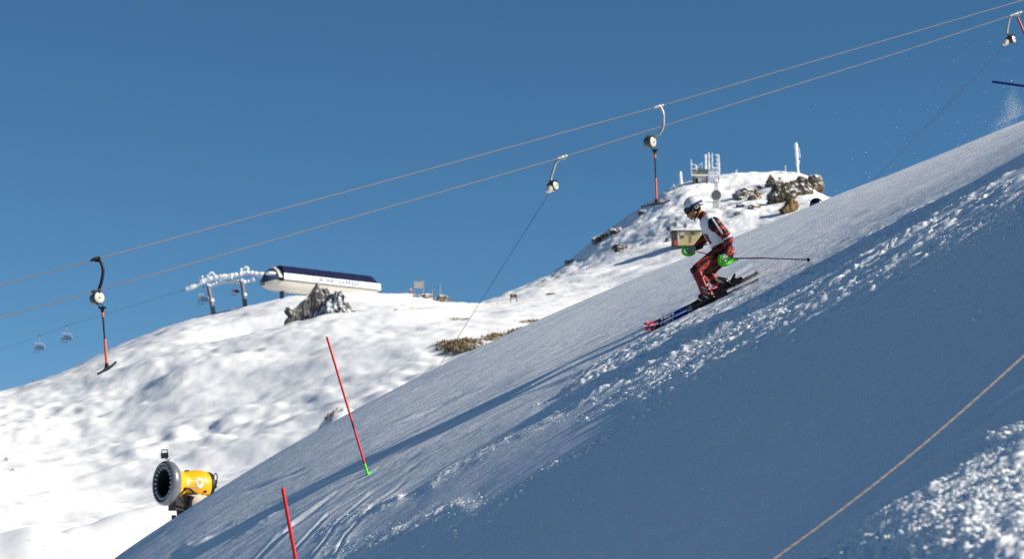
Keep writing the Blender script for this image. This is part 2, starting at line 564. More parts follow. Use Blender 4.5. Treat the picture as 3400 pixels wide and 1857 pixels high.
def ground_at(px, py):
    """point of the near slope seen along a pixel (first hit)"""
    t, e = ray(px, py)
    ys = np.linspace(4, 39, 1400)
    d = Hbase(t * ys, ys) - e * ys
    k = int(np.argmax(d >= 0))
    if d[k] < 0: k = int(np.argmax(d))
    y = ys[k]
    return Vector((t * y, y, float(Hbase(t * y, y))))


def poly_dist(px, py, poly):
    best = np.full(px.shape, 1e9); s = np.zeros(px.shape); acc = 0.
    side = np.zeros(px.shape)
    tot = sum(math.dist(poly[i], poly[i + 1]) for i in range(len(poly) - 1))
    for i in range(len(poly) - 1):
        ax, ay = poly[i]; bx, by = poly[i + 1]
        dx, dy = bx - ax, by - ay; l2 = dx * dx + dy * dy
        t = np.clip(((px - ax) * dx + (py - ay) * dy) / l2, 0, 1)
        d = np.hypot(px - ax - t * dx, py - ay - t * dy)
        m = d < best
        best = np.where(m, d, best); s = np.where(m, (acc + t * math.sqrt(l2)) / tot, s)
        side = np.where(m, np.sign((px - ax) * dy - (py - ay) * dx), side)
        acc += math.sqrt(l2)
    return best, s, side


def smooth(a, b, x):
    t = np.clip((x - a) / (b - a), 0, 1)
    return t * t * (3 - 2 * t)


# churned strips of loose snow (centre line, half width, strength)
CHURN = [([(1800, 1360), (1980, 1270), (2200, 1150), (2420, 1060), (2700, 950), (3000, 800), (3400, 620), (3600, 530)], 84, 1.0),
         ([(2050, 1330), (2300, 1170), (2500, 1100), (2650, 990)], 60, 1.0),
         ([(1390, 1640), (1480, 1580), (1560, 1535), (1680, 1470), (1880, 1370)], 20, .75),
         ([(1050, 1780), (1200, 1700), (1360, 1650)], 24, .7),
         ([(1000, 1900), (1150, 1830), (1330, 1765), (1600, 1660)], 38, .75),
         ([(600, 1840), (760, 1770), (950, 1680)], 34, .45),
         ([(3100, 850), (3250, 770), (3420, 690)], 34, .8),
         ([(2150, 1290), (2500, 1130), (2800, 985), (3100, 845), (3420, 715)], 62, .95)]
BERM_EDGE = [(2560, 1920), (2720, 1850), (2980, 1660), (3200, 1520), (3400, 1405), (3700, 1230)]
# ruts worn by racers (centre line, half width px, depth m)
RUTS = [([(2160, 1118), (1900, 1235), (1700, 1325), (1530, 1405), (1400, 1470), (1240, 1545), (1100, 1600), (900, 1680), (700, 1790), (560, 1900)], 5, .020),
        ([(2100, 1165), (1800, 1300), (1600, 1390), (1440, 1470), (1260, 1560), (1120, 1640), (980, 1740), (850, 1870)], 4, .020),
        ([(1420, 1500), (1180, 1615), (1060, 1690), (930, 1780), (820, 1900)], 5, .016),
        ([(1440, 1510), (1200, 1640), (1090, 1710), (960, 1850)], 4, .013),
        ([(1400, 1540), (1230, 1640), (1130, 1730), (1020, 1880)], 4, .012),
        ([(1360, 1590), (1240, 1680), (1150, 1780), (1080, 1900)], 4, .010),
        ([(1560, 1300), (1350, 1400), (1200, 1470), (1020, 1560), (800, 1640), (560, 1760)], 4, .012),
        ([(1700, 1250), (1500, 1330), (1300, 1410), (1100, 1500), (860, 1620), (640, 1730)], 4, .012),
        ([(2900, 690), (2500, 880), (2350, 980), (2200, 1070)], 5, .012), ([(3300, 560), (2900, 740), (2650, 860), (2450, 950)], 4, .010)]


def near_disp(x, y, z):
    px, py = proj(x, y, z)
    d = np.zeros(x.shape)
    # broad undulation, long wind and grooming streaks, fine grain
    d += .030 * fbm(x / 2.6, y / 1.4, 3, 3)
    d += .012 * fbm(x / 1.5 + y * .15, y / .26, 2, 9)
    rough = .5 + .5 * fbm(x / 3.0, y / 1.0, 3, 21)
    d += (.0004 + .0012 * rough) * fbm(x / .22 + y * .4, y / .16, 2, 31)
    d += .0075 * np.abs(fbm(x / .55 + y * .9, y / .20, 3, 35, .6)) * smooth(16, 22, y) * (.3 + rough)
    churn = np.zeros(x.shape)
    for poly, w, a in CHURN:
        q, s, _ = poly_dist(px, py, poly)
        ww = w * (.45 + .55 * np.sin(np.pi * np.clip(s, .03, .97)) ** .5)
        churn = np.maximum(churn, a * smooth(0, .10, s) * smooth(1, .85, s) * np.exp(-(q / ww) ** 2))
    brk = smooth(-.25, .25, fbm(x / 1.6, y / .5, 3, 41))
    churn = churn * (.35 + .65 * brk)
    lump = np.clip(fbm(x / .26 + y * .6, y / .13, 4, 51, .66) + .12, 0, 1)
    d += churn * (.085 * lump + .03)
    # loose berm in the near corner
    q, s, side = poly_dist(px, py, BERM_EDGE)
    inside = np.where(side < 0, q, -q)
    bm_ = smooth(-6, 60, inside + 40 * fbm(x / .25, y / .25, 3, 61))
    lump2 = np.clip(fbm(x / .11, y / .09, 4, 71, .62) + .15, 0, 1)
    d += bm_ * (.040 * lump2 + .02 - .16 * np.clip(x - 2.0, -.25, .6))
    # unseen snow heap outside the picture, added to cast the slope's shade strip
    d += .72 * np.exp(-((x - 7.15) / .85) ** 2 - np.abs((y - 26.25) / .74) ** 2.6)
    for poly, w, dep in RUTS:
        q, s, sd = poly_dist(px, py, poly)
        wob = 1 + .35 * noise2(x / .8, y * 0, 5)
        dep = dep * smooth(0, .12, s) * smooth(1, .9, s) * (.75 + .5 * noise2(x / 1.1, y * 0, 6))
        d += -dep * np.exp(-(q / (w * wob)) ** 2) + .35 * dep * np.exp(-((q - 2.2 * w) / w) ** 2)
    return d


def build_near():
    nx = 840
    # columns: dense inside the frame, sparse outside
    u = np.linspace(-1, 1, nx)
    tt = np.sign(u) * (np.abs(u) * .232 + .13 * smooth(.88, 1.0, np.abs(u)) * np.clip((np.abs(u) - .88) / .12, 0, 1))
    # rows: roughly even in the picture
    y = np.concatenate([[1.0, 2.4, 3.6, 4.5, 5.5], 1.0 / np.linspace(1 / 6.5, 1 / 19.0, 290), np.linspace(19.04, 33, 390), np.linspace(33.07, 40.5, 106), np.linspace(40.8, 64, 40)])
    Y, T = np.meshgrid(y, tt, indexing='ij')
    X = T * (Y + 2.5 * (np.abs(T) > .2329))
    Z = Hbase(X, Y)
    Z = Z + near_disp(X, Y, Z) * smooth(60, 45, Y)
    return grid_mesh('snow_slope', X, Y, Z, M['snow_near'])


near = build_near()
tag(near, 'steep groomed race slope of blue shaded snow in the foreground')


def near_ground(x, y):
    z = Hbase(np.array([x]), np.array([y]))
    return float(z[0] + near_disp(np.array([x]), np.array([y]), z)[0])


ICO = None


def ico(sub):
    bm = bmesh.new(); bmesh.ops.create_icosphere(bm, subdivisions=sub, radius=1)
    v = np.array([q.co[:] for q in bm.verts]); f = np.array([[q.index for q in p.verts] for p in bm.faces]); bm.free()
    return v, f


def soup(name, items, mat_, label, cat, kind='stuff'):
    """items: list of (centre, radii, sub) -> one mesh of deformed lumps"""
    base = {1: ico(1), 2: ico(2)}
    V = []; Fc = []; n = 0
    for c, r, sub in items:
        v, f = base[sub]
        q = v + .42 * RNG.normal(size=v.shape) * (.3 if sub == 1 else .13)
        q += .28 * np.sin(v * RNG.uniform(1.5, 3.5, 3) + RNG.uniform(0, 6, 3))
        V.append(q * np.array(r) + np.array(c)); Fc.append(f + n); n += len(v)
    V = np.concatenate(V); Fc = np.concatenate(Fc)
    me = bpy.data.meshes.new(name)
    me.from_pydata(V.tolist(), [], Fc.tolist())
    me.polygons.foreach_set('use_smooth', np.ones(len(Fc), bool))
    me.materials.append(mat_)
    o = bpy.data.objects.new(name, me); C.objects.link(o)
    tag(o, label, cat, kind=kind)
    return o


def ground_many(pxs, pys):
    """vectorised first hits on the bare slope"""
    t = (np.array(pxs) - CX) / F; c = (CY - np.array(pys)) / F
    dy = math.cos(PITCH) - c * math.sin(PITCH); dz = math.sin(PITCH) + c * math.cos(PITCH)
    t = t / dy; e = dz / dy
    ys = np.linspace(4.5, 38, 700)
    d = Hbase(t[:, None] * ys, np.broadcast_to(ys, (len(t), len(ys)))) - e[:, None] * ys
    k = np.argmax(d >= 0, axis=1)
    ok = d[np.arange(len(t)), k] >= 0
    y = ys[k]; x = t * y
    z = Hbase(x, y)
    z = z + near_disp(x, y, z)
    return x[ok], y[ok], z[ok]


def scatter_strip(poly, w, n, r0, r1, seed):
    rs = np.random.RandomState(seed)
    seg = np.array(poly, float); L = np.hypot(*np.diff(seg, axis=0).T); cum = np.concatenate([[0], np.cumsum(L)])
    s = rs.uniform(0, cum[-1], n)
    i = np.clip(np.searchsorted(cum, s) - 1, 0, len(L) - 1)
    f = (s - cum[i]) / L[i]
    p = seg[i] * (1 - f)[:, None] + seg[i + 1] * f[:, None]
    p = p + rs.normal(size=(n, 2)) * w * np.array([1.0, .55])
    x, y, z = ground_many(p[:, 0], p[:, 1])
    r = r0 * (r1 / r0) ** (rs.uniform(0, 1, len(x)) ** 2.6)
    out = []
    for a, b, c, q in zip(x, y, z, r):
        out.append(((a, b, c + q * rs.uniform(-.1, .2)), (q * rs.uniform(.9, 1.9), q * rs.uniform(.8, 1.3), q * rs.uniform(.55, .9)), 2 if q > (.016 if y.max() > 15 else .007) else 1))
    return out


items = []
items += scatter_strip(CHURN[0][0], 58, 3200, .002, .012, 1)
items += scatter_strip(CHURN[1][0], 48, 1200, .0025, .022, 2)
items += scatter_strip(CHURN[7][0], 42, 1200, .0025, .016, 16)
items += scatter_strip(CHURN[6][0], 30, 700, .003, .014, 3)
items += scatter_strip(CHURN[2][0], 16, 500, .002, .010, 4)
items += scatter_strip(CHURN[3][0], 20, 400, .002, .010, 5)
items += scatter_strip(CHURN[4][0], 32, 800, .002, .012, 6)
items += scatter_strip([(1500, 1780), (1640, 1715), (1790, 1575), (1960, 1495), (2120, 1400), (2260, 1300)], 11, 240, .005, .03, 7)
items += scatter_strip([(1900, 1400), (2100, 1330), (2350, 1230)], 40, 150, .005, .032, 8)
items += scatter_strip([(1500, 1900), (2000, 1600), (2500, 1350), (3000, 1080), (3400, 850)], 110, 900, .0015, .012, 15)
soup('loose_snow', items, M['snow_lump'], 'loose crumbs of churned snow strewn in bands down the slope', 'snow')
items = []
items += scatter_strip([(2740, 1850), (2980, 1690), (3200, 1550), (3400, 1430)], 13, 1500, .0016, .0105, 10)
items += scatter_strip([(2950, 1840), (3150, 1720), (3400, 1560)], 50, 2200, .0018, .0135, 11)
items += scatter_strip([(3050, 1900), (3250, 1790), (3420, 1690)], 62, 1700, .0018, .015, 12)
items += scatter_strip([(2886, 1758), (2894, 1756)], 5, 14, .008, .016, 13)
items += scatter_strip([(3290, 1450), (3400, 1405)], 12, 160, .004, .018, 14)
soup('crumbled_berm', items, M['snow_lump'], 'blurred pile of crumbled snow clods in the nearest corner of the slope', 'snow')
for k, (qx, qy, rr, lb) in enumerate([(3092, 1722, .019, 'pale turquoise ice lump at the front edge of the crumbled berm'),
                                      (3335, 1612, .015, 'pale turquoise ice lump far back in the crumbled berm')]):
    x, y, z = ground_many([qx], [qy])
    v, f = ico(3)
    q = v * np.array([rr * 1.2, rr, rr * .8])
    q = q * (1 + .25 * noise3(v + k * 3, 1.7, 5 + k))[:, None]
    b = MB(); b.add(q + np.array([x[0], y[0], z[0] + rr * .4]), f.tolist())
    tag(b.build('ice_lump', M['ice'], origin=(x[0], y[0], z[0])), lb, 'ice lump', 'ice lumps in the berm')

# ------------------------------------------------------------------ the snowy valley below, outside the picture
def build_valley():
    xs = np.concatenate([-np.geomspace(4000, 20, 60), np.linspace(-19, 19, 8), np.geomspace(20, 4000, 60)])
    X, Y = np.meshgrid(xs, xs + 30, indexing='xy')
    Z = -24 + 5 * fbm(X / 120, Y / 140, 4, 301) + 40 * smooth(900, 3500, np.hypot(X, Y)) * fbm(X / 700, Y / 700, 3, 311)
    grid_mesh('valley_ground', X, Y, Z, M['valley'])


build_valley()

# ------------------------------------------------------------------ hill across the gully
HC = [-700, 0, 130, 250, 330, 450, 600, 740, 975, 1170, 1350, 1500, 1600, 1700, 2050, 2500, 3200]
HT = {50: [2150] * 17,
      62: [1985, 1965, 1958, 1962, 1968, 1985, 1950, 1940, 1930, 1920, 1910, 1900, 1900, 1900, 1900, 1900, 1900],
      75: [1790, 1774, 1752, 1778, 1815, 1880, 1885, 1870, 1850, 1840, 1830, 1820, 1800, 1800, 1780, 1780, 1780],
      92: [1800, 1796, 1800, 1806, 1828, 1836, 1810, 1790, 1760, 1740, 1700, 1690, 1680, 1670, 1650, 1640, 1640],
      120: [1735, 1742, 1745, 1747, 1748, 1755, 1735, 1705, 1650, 1600, 1560, 1530, 1510, 1500, 1440, 1400, 1400],
      165: [1640, 1622, 1626, 1628, 1628, 1625, 1600, 1570, 1500, 1435, 1380, 1340, 1315, 1290, 1240, 1220, 1220],
      220: [1500, 1482, 1482, 1476, 1466, 1442, 1400, 1368, 1300, 1240, 1195, 1170, 1158, 1145, 1120, 1100, 1100],
      270: [1400, 1378, 1364, 1345, 1325, 1290, 1236, 1200, 1138, 1098, 1078, 1070, 1068, 1058, 1035, 1010, 1010],
      300: [1345, 1325, 1298, 1262, 1236, 1200, 1158, 1129, 1075, 1045, 1030, 1036, 1040, 1030, 1005, 980, 980],
      318: [1330, 1311, 1277, 1236, 1206, 1176, 1147, 1134, 1088, 1056, 1034, 1030, 1032, 1022, 990, 960, 960],
      345: [1326, 1307, 1274, 1229, 1196, 1156, 1116, 1102, 1064, 1040, 1020, 1022, 1026, 1016, 980, 945, 945],
      380: [1335, 1312, 1276, 1228, 1190, 1142, 1088, 1060, 1010, 998, 1000, 1014, 1020, 1009, 970, 930, 930],
      420: [1350, 1325, 1284, 1233, 1193, 1137, 1080, 1041, 988, 974, 977, 1007, 1014, 1001, 958, 915, 915],
      470: [1450, 1400, 1350, 1290, 1250, 1190, 1130, 1090, 1040, 1020, 1020, 1030, 1030, 1020, 990, 960, 960],
      640: [2000] * 17}


def table_surface(cols, tab, colq, yq):
    ys = sorted(tab)
    e = []
    for y in ys:
        rows = tab[y]
        e.append([ray(c, r)[1] * y for c, r in zip(cols, rows)])
    zk = np.array(e)                                   # (ny, nc)
    zc = pchip(np.array(cols, float), zk.T, colq).T    # (ny, nq)
    return pchip(np.array(ys, float), zc, yq)          # (yq, nq)


def hill_extra(X, Y):
    d = np.zeros(X.shape)
    # moguls, hummocks and gullies
    w = smooth(95, 140, Y) * smooth(470, 400, Y)
    d += w * .62 * fbm(X / 8.0 + Y * .03, Y / 12.0, 4, 101)
    mog = fbm(X / 2.1 + Y * .10, Y / 4.6, 2, 111, .4)
    zone = smooth(-.25, .35, fbm(X / 26.0, Y / 40.0, 2, 121) + .15)
    soft = smooth(310, 250, Y)
    d += w * (.07 + .32 * zone) * mog * (.35 + .65 * soft)
    d += .03 * fbm(X / .9, Y / 1.6, 2, 131) * w
    # hummock with a shaded flank beside the race gate
    for px, row, y0, rx, ry, h in [(1120, 1395, 135, 2.3, 8.0, 3.3), (640, 1240, 262, 7.0, 10., 1.2), (560, 1760, 112, 3.4, 8., 1.0), (380, 1760, 104, 2.6, 7., .7)]:
        c = P(px, row, y0)
        dx = (X - c.x) / rx; dy = (Y - c.y) / ry
        d += h * np.exp(-(dx * dx + dy * dy) ** 1.4) * np.where(dx < 0, np.clip(1 - dx * dx * .35, 0, 1), 1)
    # hollow left of the outcrop below the lift station
    c = P(870, 1080, 334)
    d -= 3.4 * np.exp(-((X - c.x) / 6.5) ** 2 - ((Y - 338) / 17) ** 2)
    return d


class Surf:
    def __init__(self, name, cols, tab, extra, nx, ny, mat_, pxr, ylist):
        colq = np.linspace(pxr[0], pxr[1], nx)
        ya = np.array(sorted(tab), float)
        yq = np.interp(np.linspace(0, 1, ny), np.linspace(0, 1, len(ylist)), ylist)
        Z = table_surface(cols, tab, np.clip(colq, cols[0], cols[-1]), yq)
        t = (colq - CX) / F / math.cos(PITCH)
        Y, T = np.meshgrid(yq, t, indexing='ij')
        X = T * Y
        Z = Z + extra(X, Y)
        self.o = grid_mesh(name, X, Y, Z, mat_)
        self.colq, self.yq, self.Z, self.t = colq, yq, Z, t

    def z(self, x, y):
        px = x / y * F * math.cos(PITCH) + CX
        i = np.interp(px, self.colq, np.arange(len(self.colq)))
        j = np.interp(y, self.yq, np.arange(len(self.yq)))
        i0 = int(min(i, len(self.colq) - 2)); j0 = int(min(j, len(self.yq) - 2)); a = i - i0; b = j - j0
        Z = self.Z
        return float(Z[j0, i0] * (1 - a) * (1 - b) + Z[j0, i0 + 1] * a * (1 - b) + Z[j0 + 1, i0] * (1 - a) * b + Z[j0 + 1, i0 + 1] * a * b)

    def hit(self, px, row, ymin=0., ymax=1e9):
        """first surface point seen along a pixel between two distances"""
        t, e = ray(px, row)
        ys = self.yq[(self.yq >= ymin) & (self.yq <= ymax)]
        last = None
        for y in ys:
            g = self.z(t * y, y)
            if g >= e * y: return Vector((t * y, y, g))
            if last is None or g - e * y > last[0]: last = (g - e * y, Vector((t * y, y, g)))
        return last[1]


hill = Surf('hillside', HC, HT, hill_extra, 720, 390, M['snow_hill'], (-900, 3300),
            [50, 62, 75, 85, 95, 110, 125, 142, 160, 180, 200, 222, 245, 268, 288, 300, 312, 325, 345, 370, 395, 415, 430, 470, 640])

MC = [1100, 1300, 1500, 1604, 1755, 1848, 1980, 2059, 2165, 2230, 2297, 2376, 2468, 2574, 2640, 2693, 2722, 2760, 2860, 3100, 3500]
MT = {430: [1180, 1170, 1160, 1150, 1130, 1110, 1080, 1060, 1040, 1020, 1000, 985, 960, 930, 910, 900, 890, 880, 860, 850, 900],
      500: [1110, 1100, 1085, 1060, 1010, 990, 955, 935, 905, 885, 868, 845, 815, 790, 770, 755, 750, 740, 735, 780, 900],
      560: [1080, 1062, 1035, 1003, 950, 926, 893, 872, 842, 824, 810, 790, 765, 742, 722, 708, 704, 700, 705, 770, 900],
      600: [1080, 1064, 1040, 1008, 952, 918, 862, 826, 778, 752, 735, 722, 705, 690, 676, 668, 672, 680, 694, 765, 900],
      650: [1090, 1075, 1050, 1020, 955, 910, 815, 760, 695, 664, 645, 640, 628, 615, 612, 620, 648, 668, 694, 765, 900],
      690: [1100, 1090, 1065, 1035, 965, 913, 805, 746, 674, 634, 607, 587, 574, 571, 571, 587, 640, 664, 694, 765, 900],
      740: [1200, 1190, 1170, 1150, 1080, 1020, 900, 830, 760, 720, 690, 660, 640, 630, 630, 650, 690, 720, 740, 800, 950],
      900: [2000] * 21}


def mtn_extra(X, Y):
    d = 2.2 * fbm(X / 26, Y / 30, 5, 201, .5) * smooth(470, 520, Y) * (1 - .75 * smooth(640, 690, Y))
    d += .9 * np.abs(fbm(X / 7, Y / 16, 4, 211, .55)) * smooth(560, 600, Y)
    return d


mtn = Surf('mountain', MC, MT, mtn_extra, 540, 260, M['snow_far'], (1000, 3500), [430, 470, 510, 540, 560, 575, 590, 605, 620, 635, 650, 665, 680, 690, 700, 740, 900])

# ------------------------------------------------------------------ drag lift
def cable(name, pts, r, label, nsub=14):
    p = [P(*q) for q in pts]
    out = []
    for i in range(len(p) - 1):
        for k in range(nsub):
            f = k / nsub
            q = p[i].lerp(p[i + 1], f)
            out.append(q)
    out.append(p[-1])
    b = MB().tube(out, r, 6)
    o = b.build(name, M['cable'], origin=p[0])
    tag(o, label, 'cable', 'haul cables of the drag lift')
    return o


def on_line(pts, px):
    for i in range(len(pts) - 1):
        a, b = pts[i], pts[i + 1]
        if a[0] <= px <= b[0]:
            f = (px - a[0]) / (b[0] - a[0])
            return P(*a).lerp(P(*b), f)


LA = [(-900, 1190, 43), (0, 948, 47.0), (333, 857, 48.0), (1200, 623, 52.0), (2190, 352, 57.0), (3000, 115, 61.0), (3390, 1, 63.0), (4300, -270, 68)]
LB = [(-900, 1308, 45.5), (0, 1057, 49.5), (460, 926, 51.0), (1863, 523, 58.0), (3000, 169, 64.0), (3359, 50, 66.0), (4300, -270, 71)]
cable('haul_cable', LA, .0115, 'upper of two pale steel cables crossing the blue sky')
cable('haul_cable', LB, .0115, 'lower of two pale steel cables crossing the blue sky')


def smooth_pts(pts, n=6):
    """Catmull-Rom through points"""
    p = [Vector(q) for q in pts]
    p = [2 * p[0] - p[1]] + p + [2 * p[-1] - p[-2]]
    out = []
    for i in range(1, len(p) - 2):
        for k in range(n):
            t = k / n
            out.append(.5 * ((2 * p[i]) + (-p[i - 1] + p[i + 1]) * t + (2 * p[i - 1] - 5 * p[i] + 4 * p[i + 1] - p[i + 2]) * t * t + (-p[i - 1] + 3 * p[i] - 3 * p[i + 1] + p[i + 2]) * t ** 3))
    out.append(p[-2])
    return out


def hanger(line, clamp, arm, reel, reel_r, y, label, face=(.78, -.62, -.05), rod=None, bar=None, cord=None, armmat='steel'):
    top = on_line(line, .5 * (clamp[0] + clamp[1]))
    y = top.y
    base = P(rod[1][0], rod[1][1], y) if rod else P(reel[0], reel[1], y)
    t = empty('tow_bar', base, label, 'tow bar', 'tow bars hanging from the drag lift')
    ca, cb = on_line(line, clamp[0]), on_line(line, clamp[1])
    d = (cb - ca).normalized()
    b = MB().tube([ca, ca.lerp(cb, .3), ca.lerp(cb, .75), cb], [.022, .034, .042, .03], 8)
    b.box(ca.lerp(cb, .72) + Vector((0, 0, -.02)), .09, .07, .10)
    b.tube([ca.lerp(cb, .35) + Vector((0, -.03, .01)), ca.lerp(cb, .35) + Vector((0, .05, .01))], .03, 8)
    b.build('cable_clamp', M['steel_dark'] if armmat == 'dark' else M['steel'], t)
    ap = smooth_pts([P(a[0], a[1], y) for a in arm], 5)
    MB().tube(ap, .033, 10).build('hanger_arm', M['steel_dark'] if armmat == 'dark' else M['steel'], t)
    f = Vector(face).normalized()
    rc = P(reel[0], reel[1], y)
    rb = MB()
    rb.lathe(rc - f * .10, f, [(-.09, reel_r * .55), (-.085, reel_r * .86), (0, reel_r * .97), (.10, reel_r), (.115, reel_r * .93)], 28)
    rb.tube([ap[-1], rc + Vector((0, 0, reel_r * .6))], .03, 8)
    rb.box(rc + Vector((-.05, 0, reel_r * .98)), .2, .09, .05)
    rl = rb.build('spring_box', M['reel_side'], t)
    MB().lathe(rc + f * .017, f, [(0, reel_r * .9), (.012, reel_r * .9), (.02, reel_r * .8), (.026, reel_r * .2), (.045, reel_r * .14)], 28).build('cover_disc', M['reel'], rl)
    hub = MB().lathe(rc + f * .05, f, [(0, reel_r * .12), (.02, reel_r * .1)], 12).build('hub_bolt', M['steel_dark'], rl)
    if rod:
        r0 = P(rod[0][0], rod[0][1], y); r1 = P(rod[1][0], rod[1][1], y)
        nb = MB()
        nb.tube([rc + Vector((-.05, 0, -reel_r * .9)), r0 + Vector((-.05, 0, .05))], .012, 6)
        nb.tube([rc + Vector((.03, 0, -reel_r * .9)), r0 + Vector((.03, 0, .05))], .012, 6)
        nb.box(r0 + Vector((0, 0, .03)), .15, .08, .04)
        nb.tube([r0 + Vector((0, 0, .05)), r0 + Vector((0, 0, -.06))], .035, 8)
        nb.build('cord_guide', M['steel_dark'], t)
        rp = lambda f_: r0.lerp(r1, f_)
        MB().tube([rp(0.02), rp(.13)], .026, 10).build('orange_sleeve', M['orange_rod'], t)
        MB().tube([rp(.13), rp(.52)], .019, 10).build('rod', M['black'], t)
        MB().tube([rp(.52), rp(.985)], .027, 10).build('orange_sleeve', M['orange_rod'], t)
        bp = smooth_pts([P(q[0], q[1], y + q[2]) for q in bar], 6)
        n = len(bp)
        rr = [.023 + .02 * math.exp(-((i - n / 2) / (n * .16)) ** 2) for i in range(n)]
        cb_ = MB().tube(bp, rr, 10)
        cb_.tube([rp(.93), rp(1.0) + Vector((0, 0, -.015))], [.03, .05], 10)
        cb_.build('cross_bar', M['rubber'], t)
    if cord:
        c0 = P(cord[0][0], cord[0][1], y)
        b = MB().lathe(c0 + Vector((-.0, -.04, .09)), (-.45, -.3, -.8), [(-.09, .05), (-.06, .085), (.02, .08), (.09, .05)], 14)
        b.box(c0 + Vector((.06, .02, .12)), .12, .1, .12)
        b.build('cord_guide', M['reel'], t)
        pts = [P(q[0], q[1], q[2]) for q in cord]
        MB().tube(pts, .0062, 5).build('tow_cord', M['cord'], t)
    return t


hanger(LA, (2170, 2201), [(2191, 352), (2201, 372), (2203, 398), (2201, 422), (2190, 444), (2172, 454)], (2166, 471), .135, 57,
       'tow bar with grey curved arm hanging directly above the racer', rod=((2174, 503), (2180, 673)), bar=[(2131, 685, -.25), (2150, 682, -.12), (2180, 676, 0), (2203, 674, .12), (2224, 665, .25)])
hanger(LA, (300, 333), [(330, 861), (340, 884), (342, 908), (336, 940), (329, 960)], (328, 989), .125, 48,
       'tow bar with sun glare on its reel, hanging over the left hillside', face=(.62, -.74, .08), rod=((340, 1028), (355, 1220)), bar=[(325, 1243, -.2), (338, 1236, -.12), (355, 1225, 0), (371, 1216, .12), (385, 1203, .22)], armmat='dark')
hanger(LB, (1848, 1880), [(1858, 526), (1845, 542), (1837, 566), (1829, 592), (1831, 602)], (1843, 616), .115, 58,
       'tow reel with cord pulled out, hanging mid sky left of the racer', face=(.8, -.6, .1), cord=[(1824, 642, 58), (1700, 837, 57.5), (1584, 1021, 57), (1453, 1227, 56.5), (1400, 1312, 56.3)])
hanger(LB, (3352, 3389), [(3366, 47), (3352, 62), (3346, 88), (3343, 110)], (3364, 129), .115, 66,
       'tow reel with cord pulled out at the top right corner of the sky', face=(.8, -.6, .1), cord=[(3338, 152, 66), (3150, 343, 65), (3000, 496, 64), (2860, 640, 63)])


# ------------------------------------------------------------------ slalom gates
def gate(base, top, r, label, mat_, ground=None, foot=True):
    t = empty('slalom_pole', base, label, 'slalom pole', 'slalom gate poles')
    d = (top - base)
    L = d.length; d = d / L
    k = .13 / L
    n = 12
    pts = [base + d * (L * (k + (1 - k) * i / n)) for i in range(n + 1)]
    b = MB().tube(pts, r, 12)
    b.tube([top, top + d * .012], [r * .98, r * .7], 12)
    b.build('shaft', mat_, t)
    # printed rings part way up
    MB().tube([base + d * L * .33, base + d * L * .39], r * 1.03, 12).build('printed_band', M['bib_mark'], t)
    if foot:
        h = MB().tube([base - d * .22, base - d * .03, base - d * .0], [r * 1.2, r * 1.25, r * 1.35], 12)
        h.tube([base, base + d * .05, base + d * .135], [r * 1.12, r * 1.0, r * 1.12], 12)
        h.lathe(base + d * .0, d, [(-.012, r * 1.9), (.004, r * 2.0), (.012, r * 1.5)], 16)
        h.build('hinge_base', M['green'], t)
    return t


g1 = ground_at(1221, 1580); g1.z = near_ground(g1.x, g1.y)
gate(g1, P(1086, 1122, g1.y - .05), .0145, 'whole red slalom pole on a green hinge, standing in the snow', M['red_pole'])
y2 = 19.5
b2 = P(1106, 2300, y2); b2.z = near_ground(b2.x, b2.y)
tp2 = P(939, 1626, y2)
gate(b2, tp2, .0155, 'nearer red slalom pole, cut off by the lower edge of the photo', M['red_pole'])
b3 = Vector((P(3535, 470, 29).x, 29, 0)); b3.z = near_ground(b3.x, 29)
gate(b3, P(3379, 58, 29), .0145, 'tip of a red slalom pole below the reel at the top right corner', M['red_pole'])
b4 = Vector((P(3640, 470, 27.5).x, 27.5, 0)); b4.z = near_ground(b4.x, 27.5)
# knocked flat: a bent blue pole
t4 = empty('slalom_pole', b4, 'blue slalom pole knocked flat against the sky at the right edge', 'slalom pole', 'slalom gate poles')
bl = smooth_pts([b4 + Vector((0, 0, .1)), b4 + Vector((-.05, 0, .35)), P(3560, 309, 27.5), P(3430, 289, 27.5), P(3294, 270, 27.5)], 6)
MB().tube(bl, .0145, 12).build('shaft', M['blue_pole'], t4)
MB().tube([b4 + Vector((0, 0, -.2)), b4 + Vector((0, 0, .12))], .018, 12).build('hinge_base', M['green'], t4)


# ------------------------------------------------------------------ twisted rope along the near slope
def rope():
    a = ground_at(3400, 1180); c = ground_at(2570, 1857)
    y0 = .5 * (a.y + c.y) * .93
    xs = np.linspace(.75, 4.3, 760)
    pr = P(3400, 1180, y0); pl = P(2570, 1857, y0)
    m = (pr.z - pl.z) / (pr.x - pl.x)
    f = (xs - pl.x) / (pr.x - pl.x)
    zs = pl.z + m * (xs - pl.x) - .035 * np.sin(np.clip(f, 0, 1) * math.pi)
    ctr = np.stack([xs, np.full_like(xs, y0), zs], 1)
    t = empty('boundary_rope', Vector(ctr[0]), 'orange and white twisted rope stretched across the shaded near slope', 'rope')
    tang = np.gradient(ctr, axis=0); tang /= np.linalg.norm(tang, axis=1)[:, None]
    n1 = np.cross(tang, [0, 1, 0]); n1 /= np.linalg.norm(n1, axis=1)[:, None]
    n2 = np.cross(tang, n1)
    s = np.concatenate([[0], np.cumsum(np.linalg.norm(np.diff(ctr, axis=0), axis=1))])
    for k in range(3):
        ang = s / .055 * 2 * math.pi + k * 2 * math.pi / 3
        p = ctr + .0025 * (np.cos(ang)[:, None] * n1 + np.sin(ang)[:, None] * n2)
        MB().tube(p.tolist(), .0028, 6).build('strand', [M['rope_orange'], M['rope_white'], M['rope_white']][k], t)


M['rope_orange'] = mat('rope_orange', lin(226, 172, 130), .8, var=.15, scale=60)
M['rope_white'] = mat('rope_white', lin(226, 214, 196), .8, var=.1, scale=60)
rope()


